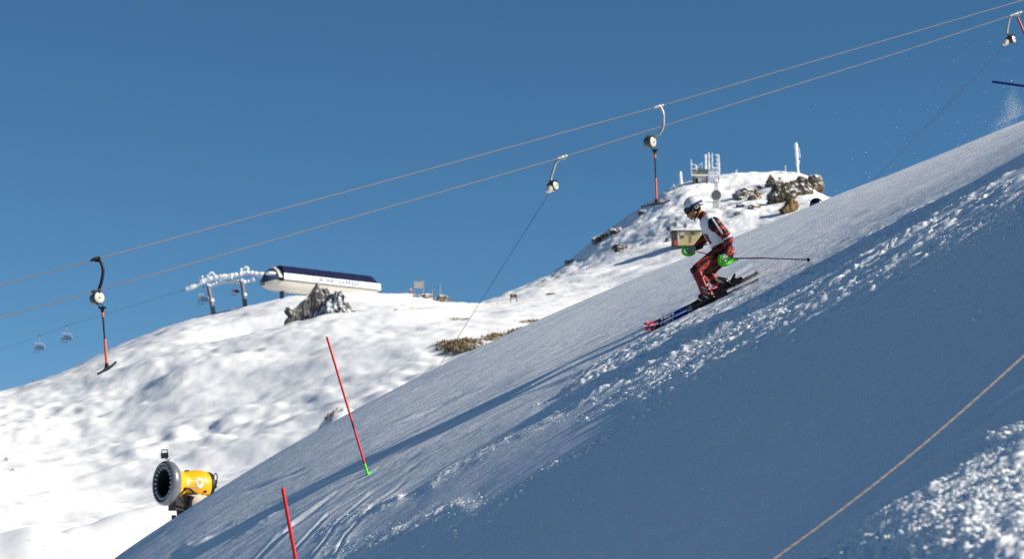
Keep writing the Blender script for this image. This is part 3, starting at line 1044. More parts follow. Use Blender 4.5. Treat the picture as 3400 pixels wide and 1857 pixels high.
# ------------------------------------------------------------------ snow gun
def snow_gun():
    Y = 58.0
    c = P(541, 1606, Y)
    ax = Vector((-.80, -.60, .02)).normalized()          # points out of the mouth
    side = Vector((.60, -.80, 0)).normalized()
    gz = hill.z(c.x + .6, Y + .5)
    t = empty('snow_gun', Vector((c.x + .55, Y + .42, gz)), 'yellow fan snow gun with silver mouth ring behind the slope crest', 'snow gun')
    # ring
    R = .55
    ring = MB().lathe(c, ax, [(-.30, R * .70), (-.26, R * .84), (-.19, R * .95), (-.10, R * 1.0), (-.03, R * .985), (.015, R * .93), (.03, R * .86), (.015, R * .815)], 56, cap=False)
    rg = ring.build('mouth_ring', M['silver'], t)
    band = MB().lathe(c, ax, [(.016, R * .818), (-.02, R * .80), (-.05, R * .62), (-.04, R * .58)], 56, cap=False)
    bnd = band.build('nozzle_band', M['black'], rg)
    a = ax.cross(Vector((0, 0, 1))).normalized(); b_ = a.cross(ax).normalized()
    for k in range(22):
        th = 2 * math.pi * k / 22
        rd = a * math.cos(th) + b_ * math.sin(th); tg = -a * math.sin(th) + b_ * math.cos(th)
        rot = Matrix((tg, rd, ax)).transposed()
        m = MB()
        m.box(c + rd * R * .715 - ax * .012, .062, .052, .03, rot)
        m.lathe(c + rd * R * .715, ax, [(0, .018), (.02, .016), (.022, .009)], 8)
        m.box(c + rd * R * .655 - ax * .02, .03, .03, .03, rot)
        m.build('nozzle', M['nozzle'], rg, smooth=False)
    # barrel
    prof = [(-.20, R * .82), (-.27, R * .76), (-.35, R * .68), (-.45, R * .58), (-.53, R * .55), (-.62, R * .565), (-.76, R * .63), (-.90, R * .665), (-1.02, R * .665), (-1.14, R * .62), (-1.20, R * .57)]
    MB().lathe(c, ax, prof, 48, cap=False).build('barrel', M['yellow'], t)
    MB().lathe(c, ax, [(-.05, R * .585), (-.3, R * .54), (-.5, R * .48), (-.85, R * .46), (-.9, R * .02)], 40, cap=False).build('air_duct', M['black'], t)
    MB().lathe(c, ax, [(-1.17, R * .60), (-1.21, R * .62), (-1.27, R * .59), (-1.29, R * .42), (-1.32, R * .40)], 40).build('intake_grille', M['steel_dark'], t)
    h = MB()
    q = c - ax * 1.26 + Vector((0, 0, .13)) + side * .22
    h.tube(smooth_pts([q + Vector((0, 0, -.1)), q + Vector((.02, 0, .12)), q + Vector((.07, 0, .16)), q + Vector((.1, 0, .08)), q + Vector((.08, 0, -.1))], 4), .014, 6)
    h.box(q + Vector((.04, 0, -.1)), .1, .06, .2)
    h.build('handle', M['black'], t)
    # seam edging of the hood, latch, hinge
    e = MB()
    lo = []
    for k in range(15):
        s_ = -.22 - .95 * k / 14
        r_ = np.interp(-s_, [-p[0] for p in prof], [p[1] for p in prof]) + .012
        dip = .72 - .38 * math.exp(-((s_ + .52) / .17) ** 2)
        lo.append(c + ax * s_ + side * r_ * math.sqrt(1 - dip * dip) - Vector((0, 0, 1)) * r_ * dip)
    e.tube(lo, .026, 6)
    e.build('hood_edging', M['black'], t)
    l = MB()
    for s_, up in ((-.98, -.45), (-.42, -.35)):
        r_ = np.interp(-s_, [-p[0] for p in prof], [p[1] for p in prof]) + .01
        MB().box(c + ax * s_ + side * r_ * math.sqrt(1 - up * up) + Vector((0, 0, 1)) * r_ * up, .07, .05, .045).build('latch', M['black'], t)
    l.tube([c - ax * .70 + Vector((0, 0, R * .60)), c - ax * .60 + Vector((0, 0, R * .57))], .035, 6)
    l.build('hinge', M['black'], t)
    # emblem on the hood : an open white ring with pale letters, and a small grey line
    def patch(s0, s1, u0, u1, nseg=5, off=.008):
        rings = []
        for i in range(nseg + 1):
            s_ = s0 + (s1 - s0) * i / nseg
            r_ = np.interp(-s_, [-p[0] for p in prof], [p[1] for p in prof]) + off
            rings.append([c + ax * s_ + side * r_ * math.cos(u) + Vector((0, 0, 1)) * r_ * math.sin(u) for u in np.linspace(u0, u1, 5)])
        return rings
    em = MB()
    n = 30
    ring_i = []; ring_o = []
    for k in range(n):
        th = 2 * math.pi * k / n
        thick = .016 + .026 * max(0, math.cos(th + .9)) 
        for r_e, store in ((.075 - thick, ring_i), (.092, ring_o)):
            s_ = -.82 - r_e * 1.05 * math.cos(th)
            u = .12 + r_e * 1.25 * math.sin(th) / .33
            rr = np.interp(-s_, [-p[0] for p in prof], [p[1] for p in prof]) + .009
            store.append(c + ax * s_ + side * rr * math.cos(u) + Vector((0, 0, 1)) * rr * math.sin(u))
    em.add(ring_i + ring_o, [(k, (k + 1) % n, n + (k + 1) % n, n + k) for k in range(n)])
    em.build('emblem', M['white_print'], t)
    lt = MB()
    for i in range(3):
        s0 = -.58 - .052 * i
        lt.loft(patch(s0, s0 - .012, .02, .26, 1), cap=False, closed=False)
        lt.loft(patch(s0, s0 - .042, .22, .26, 2), cap=False, closed=False)
        lt.loft(patch(s0, s0 - .042, .11, .15, 2), cap=False, closed=False)
    lt.build('emblem', M['sign_cream'], t)
    lw = MB()
    for i in range(4):
        s0 = -.62 - .06 * i
        lw.loft(patch(s0, s0 - .012, -.30, -.20, 1), cap=False, closed=False)
        lw.loft(patch(s0, s0 - .04, -.22, -.20, 2), cap=False, closed=False)
        lw.loft(patch(s0 - .03, s0 - .04, -.30, -.20, 1), cap=False, closed=False)
    lw.build('emblem', M['sign_grey'], t)
    st = MB(); st.loft(patch(-.50, -.545, -.10, .2, 2), cap=False, closed=False)
    st.build('sticker', M['white_print'], t)
    # floodlight on top
    fl = MB()
    tp = c + Vector((.02, .05, R + .02))
    fl.tube([tp + Vector((.09, .06, -.06)), tp + Vector((.07, .04, .06))], .03, 8)
    fl.box(tp + Vector((.09, .05, .02)), .16, .10, .03)
    fl.build('lamp_bracket', M['white'], t)
    lm = MB()
    rot = Matrix.Rotation(math.radians(18), 3, 'Z') @ Matrix.Rotation(math.radians(-8), 3, 'Y')
    lm.box(tp + Vector((-.0, 0, .10)), .17, .10, .13, rot)
    for dx in (-.075, .075):
        lm.tube([tp + Vector((dx, 0, .13)), tp + Vector((dx * .9, 0, .24))], .011, 6)
    lm.tube([tp + Vector((-.07, 0, .24)), tp + Vector((.07, 0, .24))], .012, 6)
    lm.build('floodlight', M['steel_dark'], t)
    # cradle, pivot, hose cover and mast
    k = c - ax * .62
    yk = MB()
    yk.lathe(k + Vector((0, 0, -R * .9)), (0, 0, 1), [(-.5, .17), (-.25, .2), (.0, .24), (.22, .25), (.32, .2)], 24)
    yk.box(k + Vector((-.12, -.1, -R * .86)), .42, .36, .34, Matrix.Rotation(.64, 3, 'Z'))
    yk.tube([k + side * .22 + Vector((.05, 0, -R * .52)), k + side * .22 + Vector((-.05, 0, -.7))], [.09, .07], 8)
    yk.build('cradle', M['black'], t)
    cv = MB()
    base = k + side * .06 + Vector((.34, .1, -R * .86))
    cv.ellipsoid(base, [Vector((.38, .2, -.10)), Vector((-.08, .22, 0)), Vector((.03, 0, .24))], 18, 12)
    cv.tube([base + Vector((.05, -.1, 0)), base + Vector((-.02, -.05, -.35)), base + Vector((-.1, 0, -.6))], [.16, .13, .1], 12)
    cv.build('canvas_cover', M['canvas'], t)
    hz_ = MB()
    h0 = c - ax * 1.15 + side * .22 + Vector((0, 0, -.25))
    hz_.tube(smooth_pts([h0, h0 + Vector((.12, -.05, -.12)), h0 + Vector((.16, 0, -.4)), h0 + Vector((.02, .05, -.75)), h0 + Vector((-.1, .1, -1.1))], 5), .035, 8)
    hz_.build('water_hose', M['rubber'], t)
    cb2 = MB(); cb2.tube(smooth_pts([c - ax * .2 + side * R * .75 - Vector((0, 0, R * .6)), c - ax * .4 + side * R * .55 - Vector((0, 0, R * .85)), k + side * .2 + Vector((0, 0, -.6))], 5), .016, 6)
    cb2.build('cable', M['black'], t)
    ms = MB()
    ms.tube([Vector((k.x, k.y, gz - .3)), k + Vector((0, 0, -R * .8))], .12, 14)
    for a_ in (0, 2.1, 4.2):
        ms.tube([Vector((k.x, k.y, gz + .35)), Vector((k.x + .8 * math.cos(a_), k.y + .8 * math.sin(a_), gz - .1))], .05, 8)
    ms.tube([k + Vector((-.25, -.12, -1.0)), k + Vector((-.25, -.12, -.75))], .06, 8)
    ms.build('mast', M['steel_dark'], t)


M['sign_cream'] = mat('cream_print', lin(252, 224, 150), .5, var=.05)
snow_gun()


# ------------------------------------------------------------------ rocks
def rock(name, c, size, mat_, label, cat='rock', seed=0, cuts=16, sub=4, rough=.10, rotz=0., lean=0., group=None, taper=0.):
    rs = np.random.RandomState(seed)
    v, f = ico(sub)
    p = v.copy()
    for _ in range(cuts):
        n = rs.normal(size=3); n /= np.linalg.norm(n)
        d = rs.uniform(.55, .85)
        k = np.maximum(0, p @ n - d)
        p = p - k[:, None] * n * .92
    p = p * (1 + rough * noise3(v, 2.2, seed) + rough * .7 * noise3(v, 5.5, seed + 1) + rough * .4 * noise3(v, 12., seed + 2))[:, None]
    p[:, :2] *= (1 - taper * np.clip((p[:, 2:3] + .3), 0, 1.2))
    p = p * np.array(size)
    p[:, 0] += lean * p[:, 2]
    cs, sn = math.cos(rotz), math.sin(rotz)
    p = np.stack([p[:, 0] * cs - p[:, 1] * sn, p[:, 0] * sn + p[:, 1] * cs, p[:, 2]], 1)
    p = p + np.array(c)
    b = MB(); b.add(p.tolist(), f.tolist())
    o = b.build(name, mat_, origin=c)
    for q in o.data.polygons: q.use_smooth = False
    tag(o, label, cat, group)
    return o


# the big dark outcrop before the top station
rock('rock_outcrop', P(1066, 1066, 338), (5.9, 4.2, 5.6), M['rock_dark'], 'big grey streaked rock outcrop with a snowy peak before the lift station', seed=5, cuts=9, sub=6, rough=.13, lean=.02, taper=.62)
rock('rock_outcrop', P(1120, 1050, 336), (3.0, 3.0, 3.6), M['rock_dark'], 'lower right shoulder of the grey streaked outcrop', seed=9, cuts=9, sub=5, rough=.13, taper=.35)
rock('rock_outcrop', P(962, 1036, 336), (.85, .8, .85), M['rock_dark'], 'small round rock at the left foot of the dark outcrop', seed=12, rough=.12)
rock('snow_bank_rock', P(1408, 1000, 404), (2.4, 1.8, 1.5), M['rock_dark'], 'dark triangular rock face under the grey sign board', seed=21, rough=.12)
rock('snow_bank_rock', P(1470, 1004, 402), (1.7, 1.4, 1.25), M['rock_brown'], 'brown grassy knob right of the dark rock face by the fence', seed=24, rough=.2)
rock('snow_bank_rock', P(1315, 1035, 300), (.55, .5, .3), M['rock_tan'], 'small tan boulder in the snow right of the dark outcrop', seed=27)
# mountain crags
MR = [('crag', 2590, 665, 640, (3.4, 3.2, 4.6), 'rock_brown', 'tall brown crag in the middle of the summit rocks', 31, .25),
      ('crag', 2655, 640, 650, (4.2, 3.5, 4.2), 'rock_brown', 'brown crag forming the right shoulder of the summit', 32, .2),
      ('crag', 2700, 618, 672, (2.6, 2.6, 3.6), 'rock_brown', 'steep crag ending the summit plateau against the sky', 33, .15),
      ('crag', 2570, 612, 668, (2.4, 2.2, 2.6), 'rock_brown', 'snow dusted crag just below the summit plateau edge', 34, .2),
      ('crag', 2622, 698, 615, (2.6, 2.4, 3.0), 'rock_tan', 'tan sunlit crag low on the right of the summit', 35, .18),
      ('crag', 2462, 652, 640, (2.4, 2.2, 2.6), 'rock_brown', 'grey brown crag right of the big round dish', 36, .18),
      ('crag', 2506, 655, 638, (2.2, 2.0, 2.4), 'rock_brown', 'crag between the round dish and the tallest summit rock', 37, .2),
      ('crag', 2505, 686, 618, (1.9, 1.6, 1.5), 'rock_brown', 'round dark boulder below the middle crags', 38, .1),
      ('crag', 2456, 682, 620, (1.7, 1.4, 1.0), 'rock_brown', 'snow capped boulder left of the round dark boulder', 39, .1),
      ('crag', 2452, 705, 612, (1.3, 1.1, .7), 'rock_brown', 'lowest snow capped boulder under the middle crags', 40, .1),
      ('crag', 2520, 622, 664, (1.3, 1.2, 1.0), 'rock_brown', 'small rock tooth on the snow above the middle crags', 41, .15),
      ('crag', 2762, 664, 640, (1.2, 1.0, .9), 'rock_brown', 'last small rock before the near slope hides the ridge', 42, .12),
      ('crag', 2005, 790, 664, (2.6, 2.0, 2.2), 'rock_brown', 'dark rib of rock on the left skyline of the mountain', 43, .2),
      ('crag', 2045, 768, 670, (2.0, 1.8, 1.3), 'rock_brown', 'upper end of the rock rib on the left skyline', 44, .2),
      ('crag', 2064, 824, 622, (2.3, 1.6, 1.1), 'rock_brown', 'slanting rock band below the left skyline rib', 45, .2),
      ('crag', 1894, 866, 664, (1.5, 1.3, .9), 'rock_brown', 'lowest dark rock on the left foot of the mountain', 46, .15),
      ('crag', 2137, 702, 680, (1.5, 1.3, .9), 'rock_brown', 'snowy rock on the skyline behind the cross bar', 47, .15),
      ('crag', 1836, 980, 480, (1.2, .9, .55), 'rock_brown', 'small dark rock at the saddle right of the sign frame', 48, .15),
      ('crag', 2225, 795, 566, (1.4, 1.2, 1.1), 'rock_brown', 'dark rock at the left corner of the tan hut', 49, .15),
      ('crag', 2345, 808, 560, (1.6, 1.0, .5), 'rock_brown', 'low rock ledge right of the tan hut', 50, .15)]
for nm, px, row, y, sz, mt, lb, sd, rg in MR:
    c = mtn.hit(px, row + 6, 500) if y > 500 else P(px, row, y)
    rock(nm, c, tuple(1.08 * q for q in sz), M[mt], lb, 'crag', seed=sd, rough=rg + .08, cuts=10, group='crags on the mountain', sub=4)


# ------------------------------------------------------------------ dry tussock
def tussock(name, spots, label, mat_, surf, h, n_blade=16, seed=0, ymin=60, ymax=1e9, spread=.35):
    rs = np.random.RandomState(seed)
    V = []; Fc = []
    for px, row, k in spots:
        g = surf.hit(px, row, ymin, ymax)
        for i in range(int(n_blade * k)):
            a = rs.uniform(0, 2 * math.pi); ln = rs.uniform(.5, 1.2) * h * (.6 + .4 * k)
            tilt = rs.uniform(.4, 1.25)
            o = np.array(g) + np.array([rs.normal() * spread, rs.normal() * spread, 0])
            o[2] = surf.z(o[0], o[1]) - .04
            d = np.array([math.cos(a) * math.sin(tilt), math.sin(a) * math.sin(tilt), math.cos(tilt)])
            sd = np.array([-math.sin(a), math.cos(a), 0]) * ln * .16
            m = o + d * ln * .55; tip = o + d * ln + np.array([0, 0, -ln * .2 * math.sin(tilt)])
            n = len(V)
            V += [o - sd, o + sd, m + sd * .8, m - sd * .8, tip]
            Fc += [(n, n + 1, n + 2, n + 3), (n + 3, n + 2, n + 4)]
    me = bpy.data.meshes.new(name); me.from_pydata([tuple(v) for v in V], [], Fc); me.materials.append(mat_)
    o = bpy.data.objects.new(name, me); C.objects.link(o)
    tag(o, label, 'tussock', kind='stuff')


def blob_spots(cx, cy, rx, ry, n, seed, k0=.6, k1=1.2, slope=0.):
    rs = np.random.RandomState(seed)
    out = []
    while len(out) < n:
        a, b = rs.uniform(-1, 1, 2)
        if a * a + b * b < 1: out.append((cx + a * rx, cy + b * ry + a * rx * slope, rs.uniform(k0, k1)))
    return out


tussock('tussock_grass', blob_spots(1535, 1152, 62, 20, 60, 1, slope=-.12) + blob_spots(1460, 1150, 22, 6, 8, 2, .4, .7), 'large patch of dry tussock on the snow left of the slope crest', M['grass'], hill, .55, 22, 1, 150, spread=.45)
tussock('tussock_grass', blob_spots(1640, 1124, 36, 9, 26, 3, slope=-.3) + blob_spots(1715, 1104, 38, 7, 20, 4, slope=-.25), 'ragged strip of dry tussock rising along the slope crest', M['grass'], hill, .5, 18, 3, 150, spread=.4)
tussock('tussock_grass', blob_spots(1530, 1063, 32, 3, 20, 5, .5, .8), 'thin line of tussock high on the bright saddle', M['grass'], hill, .35, 14, 5, 200, spread=.4)
tussock('tussock_grass', blob_spots(1770, 1072, 46, 7, 26, 6, .5, .9), 'tussock streak on the saddle right of the pulled cord', M['grass'], hill, .45, 16, 6, 200, spread=.4)
tussock('tussock_grass', blob_spots(1105, 1378, 26, 10, 10, 7, .5, .8) + blob_spots(1150, 1345, 45, 14, 8, 8, .3, .5) + blob_spots(1090, 1412, 10, 5, 4, 9, .5, .8), 'brown tufts on the hummock behind the red slalom pole', M['grass_dark'], hill, .28, 12, 7, 100, 200, spread=.18)
tussock('tussock_grass', blob_spots(155, 1815, 55, 30, 16, 10, .4, .9) + blob_spots(235, 1842, 22, 10, 8, 11, .6, 1) + blob_spots(215, 1797, 30, 8, 6, 12, .4, .6) + blob_spots(170, 1852, 10, 4, 4, 13, .8, 1), 'brown tufts on the knoll in the bottom left corner', M['grass_dark'], hill, .11, 12, 8, 60, 90, spread=.10)
tussock('tussock_grass', blob_spots(18, 1530, 18, 4, 6, 14, .5, .8) + blob_spots(42, 1566, 10, 3, 4, 15, .4, .7), 'two brown tufts at the left edge of the hillside', M['grass_dark'], hill, .3, 10, 9, 95, spread=.2)


# ------------------------------------------------------------------ chairlift top station
def station():
    y0 = 400.0
    c0 = P(943, 928, y0)                   # lower front left corner of the fascia
    ax = Vector((.752, .659, 0)).normalized(); lat = Vector((ax.y, -ax.x, 0))
    up = Vector((0, 0, 1))
    t = empty('lift_station', c0 + ax * 9 - lat * 2.6 - up * 3.5, 'white chairlift station with navy roof on the hill ridge', 'lift station')
    L = 20.5
    HWD = 2.6

    def pt(a, u, w): return c0 + ax * a + lat * (u - HWD) + up * w
    def sect(prof, a): return [pt(a, u, w) for u, w in prof]
    fas = [(HWD, 0), (HWD + .05, .12), (HWD + .05, 1.02), (HWD - .04, 1.12)]
    # fascia along the camera side and round the far end
    f = MB()
    rings = []
    for a in np.linspace(0, L, 12): rings.append([pt(a, u, w) for u, w in fas])
    for k in range(1, 9):
        th = math.pi * k / 8
        rings.append([pt(L + math.sin(th) * (u - 1.0) * .55, 1.0 + (u - 1.0) * math.cos(th) - (1 - math.cos(th)) * .9, w) for u, w in fas])
    f.loft(rings, cap=False, closed=False)
    f.build('fascia', M['white'], t)
    # roof
    r = MB()
    rp = [(HWD - .06, 1.12), (HWD - .14, 1.5), (HWD - .5, 2.25), (HWD - 1.2, 2.5), (-.6, 2.5), (-HWD + .7, 2.25), (-HWD, 1.12)]
    rr = [sect(rp, a) for a in np.linspace(-.05, L - 1.3, 10)]
    rr += [[pt(L - .5, u * .96, 1.12 + (w - 1.12) * .55) for u, w in rp], [pt(L + .25, u * .85, 1.12 + (w - 1.12) * .06) for u, w in rp]]
    r.loft(rr, cap=True)
    ro = r.build('roof', M['navy'], t)
    for k in range(1, 8):
        a = L * k / 8.2
        MB().tube([pt(a, u, w + .03) for u, w in rp[:4]], .035, 5).build('roof_rib', M['navy'], ro)
    # hull below
    hl = MB()
    hp = [(HWD - .05, -.02), (HWD - .35, -.55), (1.3, -1.5), (.6, -1.75), (-.6, -1.75), (-1.3, -1.5), (-HWD, 0)]
    rg = [[pt(-2.6, u * .12, -.55 + w * .25) for u, w in hp], [pt(-2.2, u * .5, -.35 + w * .5) for u, w in hp], [pt(-1.4, u * .8, -.12 + w * .8) for u, w in hp]]
    rg += [sect(hp, a) for a in np.linspace(0, L - 1, 10)] + [[pt(L + .2, u * .8, w * .5) for u, w in hp]]
    hl.loft(rg)
    hl.build('hull', M['hull'], t)
    MB().tube([pt(a, HWD + .06, -.03) for a in np.linspace(0, L - .6, 8)], .07, 6).build('shadow_gap', M['steel_dark'], t)
    # glazed nose
    n = MB()
    np_ = [(HWD - .05, .02), (HWD - .3, .7), (HWD - 1.0, 1.7), (.5, 2.25), (-.5, 2.25), (-HWD + .9, 1.7), (-HWD, .02)]
    ng = [[pt(-2.7, u * .12, -.5 + w * .06) for u, w in np_], [pt(-2.3, u * .5, -.32 + w * .4) for u, w in np_], [pt(-1.5, u * .8, -.1 + w * .75) for u, w in np_], [pt(-.75, u * .93, w * .92) for u, w in np_]]
    n.loft(ng)
    n.build('nose_glazing', M['glass_dark'], t)
    sp = MB(); sp.loft([[pt(-.75, u * .95, w * .96) for u, w in np_], [pt(-.35, u * 1.0, w * 1.05) for u, w in np_], [pt(-.04, u * 1.0, w * 1.06) for u, w in np_]])
    sp.build('nose_frame', M['hull'], t)
    sb = MB(); sb.ellipsoid(pt(-1.6, 1.0, 1.0), [ax * 1.0, lat * .9, up * .35], 14, 8); sb.build('snow_cap', M['rime'], t)
    MB().tube([pt(-3.2, .3, -.9), pt(-2.0, .3, -.75)], .16, 8).build('guide_rail', M['steel_dark'], t)
    MB().box(pt(-.4, HWD - .2, .05), .9, .5, .5).build('vent_box', M['black'], t)
    # pillars
    for a, hh in ((1.2, 4.2), (15.5, 3.0)):
        p0 = pt(a, .4, -1.4)
        MB().box(p0 - up * hh * .5, .62, .62, hh, Matrix.Rotation(.3, 3, 'Z')).build('pillar', M['steel_dark'], t)
    # lettering on the fascia
    def text(body, a, w, width, matr, name):
        cu = bpy.data.curves.new(name, 'FONT'); cu.body = body; cu.size = 1; cu.extrude = .01
        cu.space_character = 1.08; cu.offset = .012
        tmp = bpy.data.objects.new(name, cu); C.objects.link(tmp)
        dg = bpy.context.evaluated_depsgraph_get()
        me = bpy.data.meshes.new_from_object(tmp.evaluated_get(dg))
        bpy.data.objects.remove(tmp)
        co = np.array([v.co[:] for v in me.vertices])
        s = width / (co[:, 0].max() - co[:, 0].min())
        o = bpy.data.objects.new(name, me); C.objects.link(o); o.parent = t
        mw = Matrix.Translation(pt(a, HWD + .08, w)) @ Matrix((ax, up, ax.cross(up))).transposed().to_4x4() @ Matrix.Diagonal((s, s * .95, s, 1))
        o.matrix_local = Matrix.Translation(t.location).inverted() @ mw
        me.materials.clear(); me.materials.append(matr)
        o['kind'] = 'stuff'
        return o
    text('CORONET EXPRESS', 5.8, .26, 10.0, M['sign_blue'], 'lettering')
    MB().box(pt(3.0, HWD + .07, .6), 1.3, .03, .06, Matrix((ax, lat, up)).transposed()).build('small_plate', M['sign_grey'], t)


station()


# ------------------------------------------------------------------ chairlift towers and chairs
def rime_tube(b, pts, r, seed, k=.35, n=9, sub=6):
    p = smooth_pts(pts, sub)
    rs = np.random.RandomState(seed)
    b.tube(p, [r * (1 + k * rs.uniform(-1, 1)) for _ in p], n)


def lift_tower(bot, top, head, back, top_bits, label, y, seed):
    t = empty('lift_tower', P(bot[0], bot[1], y), label, 'lift tower', 'chairlift towers by the station')
    a = P(bot[0], bot[1], y) - Vector((0, 0, 1.2)); c = P(top[0], top[1], y)
    MB().tube([a, a.lerp(c, .5), c + (c - a) * .06], [.42, .38, .33], 14).build('post', M['tower_steel'], t)
    col = MB(); col.tube([a.lerp(c, .58) + Vector((.18, -.1, 0)), a.lerp(c, .66) + Vector((.18, -.1, 0))], .36, 10); col.build('ice_collar', M['rime'], t)
    b = MB(); rime_tube(b, [P(q[0], q[1], y - 2.5) for q in head], .42, seed, .28)
    b.build('sheave_train', M['rime'], t)
    b = MB(); rime_tube(b, [P(q[0], q[1], y + 2.5) for q in back], .30, seed + 1, .4)
    b.build('far_sheave_train', M['rime'], t)
    b = MB(); b.tube([P(top[0] + 2, top[1] - 6, y - 2.6), P(top[0] - 2, top[1] - 4, y + 2.8)], .3, 10); b.build('cross_arm', M['rime'], t)
    for i, (p0, p1) in enumerate(top_bits):
        b = MB(); rime_tube(b, [P(p0[0], p0[1], y - 2), P(.5 * (p0[0] + p1[0]), .5 * (p0[1] + p1[1]) - 1, y - 2), P(p1[0], p1[1], y - 2)], .17, seed + 5 + i, .6, 7, 5)
        b.build('lifting_frame', M['rime'], t)


M['tower_steel'] = mat('frosted_tower', lin(112, 112, 118), .6, .1, var=.15, scale=2)
lift_tower((716, 1054), (691, 950), [(619, 961), (650, 949), (672, 936), (692, 928), (725, 922), (770, 917)], [(700, 950), (730, 940), (770, 936), (790, 932)],
           [((662, 925), (676, 918)), ((686, 920), (704, 903)), ((690, 938), (688, 912)), ((704, 903), (712, 916))], 'frosted chairlift tower with icy sheaves farther from the station', 404, 60)
lift_tower((819, 1028), (803, 936), [(768, 918), (800, 911), (822, 906), (850, 910), (879, 916)], [(782, 934), (805, 938), (830, 934), (845, 928)],
           [((795, 899), (815, 888)), ((800, 908), (802, 896)), ((815, 888), (824, 890)), ((824, 888), (822, 904))], 'frosted chairlift tower with icy sheaves nearer the station', 408, 70)


def chair(top, y, s, label, mats=('steel_dark', 'glass_dark')):
    """top: grip on the rope; s: size factor"""
    g = P(top[0], top[1], y)
    base = g - Vector((0, 0, 3.0 * s))
    t = empty('lift_chair', base, label, 'chairlift chair', 'chairs on the chairlift')
    al = Vector((.62, .78, 0)).normalized()          # across the seat
    fw = Vector((-.78, .62, 0)).normalized()
    up = Vector((0, 0, 1))
    MB().box(g, .35 * s, .2 * s, .22 * s).build('grip', M['steel_dark'], t)
    MB().tube([g, g - up * 1.5 * s, g - up * 1.7 * s + fw * .1 * s], .06 * s, 6).build('hanger', M['steel'], t)
    c = g - up * 1.75 * s
    fr = MB()
    for k in (-1, 1):
        e = c + al * k * 1.25 * s
        fr.tube(smooth_pts([c + al * k * .1 * s, e, e - up * .7 * s - fw * .35 * s, e - up * 1.25 * s - fw * .1 * s, e - up * 1.25 * s + fw * .5 * s], 4), .045 * s, 6)
    fr.tube([c - al * 1.25 * s, c + al * 1.25 * s], .05 * s, 6)
    fr.build('frame', M['steel'], t)
    rot = Matrix((al, fw, up)).transposed()
    MB().box(c - up * 1.28 * s + fw * .2 * s, 2.5 * s, .55 * s, .12 * s, rot).build('seat', M[mats[0]], t)
    rb = rot @ Matrix.Rotation(math.radians(14), 3, 'X')
    MB().box(c - up * .85 * s - fw * .22 * s, 2.5 * s, .09 * s, .62 * s, rb).build('backrest', M[mats[1]], t)
    fo = MB(); fo.tube([c - up * 1.9 * s + fw * .75 * s - al * 1.0 * s, c - up * 1.9 * s + fw * .75 * s + al * 1.0 * s], .05 * s, 6)
    for k in (-.5, .5): fo.tube([c - up * 1.25 * s + fw * .4 * s + al * k * s, c - up * 1.9 * s + fw * .75 * s + al * k * s], .035 * s, 6)
    fo.build('foot_bar', M['steel_dark'], t)


chair((131, 1116), 500, .92, 'dark lift chair hanging lowest on the left against the sky')
chair((222, 1082), 480, .92, 'dark lift chair second from the left against the sky')
chair((675, 952), 402, .80, 'lift chair passing behind the first frosted tower post')
chair((781, 936), 408, .62, 'lift chair with reddish seat hanging between the two towers', ('red_pad', 'steel_dark'))
cp = [(-400, 1310, 560), (0, 1163, 520), (131, 1117, 500), (222, 1083, 480), (420, 1022, 440), (619, 961, 402)]
o = MB().tube([P(*q) for q in cp], .028, 5).build('chairlift_rope', M['cable'], origin=P(*cp[0]))
tag(o, 'thin chairlift rope running down left from the frosted towers', 'cable')


# ------------------------------------------------------------------ small things along the ridge
def sign_board(x0, x1, r0, r1, posts, y, matr, name, label, cat, planks=0, th=.08):
    base = P(posts[0][0], posts[0][2], y)
    t = empty(name, base, label, cat)
    for px, rt, rb in posts:
        a = P(px, rb, y); b_ = P(px, rt, y)
        MB().tube([a - Vector((0, 0, .7)), b_], .10, 8).build('post', M['post_wood'], t)
    a = P(x0, r1, y - .12); b_ = P(x1, r0, y - .12)
    if planks:
        w = (b_.x - a.x) / planks
        for k in range(planks):
            MB().box(Vector((a.x + w * (k + .5), a.y, .5 * (a.z + b_.z) + .02 * (k % 2))), w * .93, th, b_.z - a.z).build('plank', matr, t)
    else:
        MB().box((a + b_) / 2, b_.x - a.x, th, b_.z - a.z).build('board', matr, t)
    return t


sign_board(1374, 1404, 936, 958, [(1375, 934, 970), (1405, 931, 970)], 408, M['board'], 'sign_board', 'grey plank sign board on two posts at the ridge top', 'sign', planks=6)
sign_board(1437, 1457, 951, 957, [(1434.5, 950, 973), (1461, 948, 985)], 406, M['teal'], 'banner_frame', 'teal banner hung between two thin posts on the ridge', 'banner')
sign_board(1693, 1715, 978, 989, [(1696, 977, 1019), (1716, 978, 1022)], 396, M['board_dark'], 'trail_sign', 'small dark sign board on two tall posts in the saddle', 'sign', planks=2)


def marker(px, r0, r1, y, rad, label, matr='red_pad', cap=False, cat='marker post'):
    t = empty('marker_post', P(px, r1, y), label, cat, 'marker posts on the snow')
    a = P(px, r1, y); b_ = P(px, r0, y)
    MB().tube([a - Vector((0, 0, .4)), a, a.lerp(b_, .85), b_], [rad * .8, rad, rad, rad * .7], 10).build('padding', M[matr], t)
    if cap:
        m = MB(); m.ellipsoid(b_, [Vector((rad * 1.15, 0, 0)), Vector((0, rad * 1.15, 0)), Vector((0, 0, rad * .8))], 10, 8); m.build('snow_cap', M['rime'], t)
    else:
        MB().tube([b_, b_ + Vector((0, 0, rad * 1.2))], rad * .3, 6).build('stake', M['steel_dark'], t)


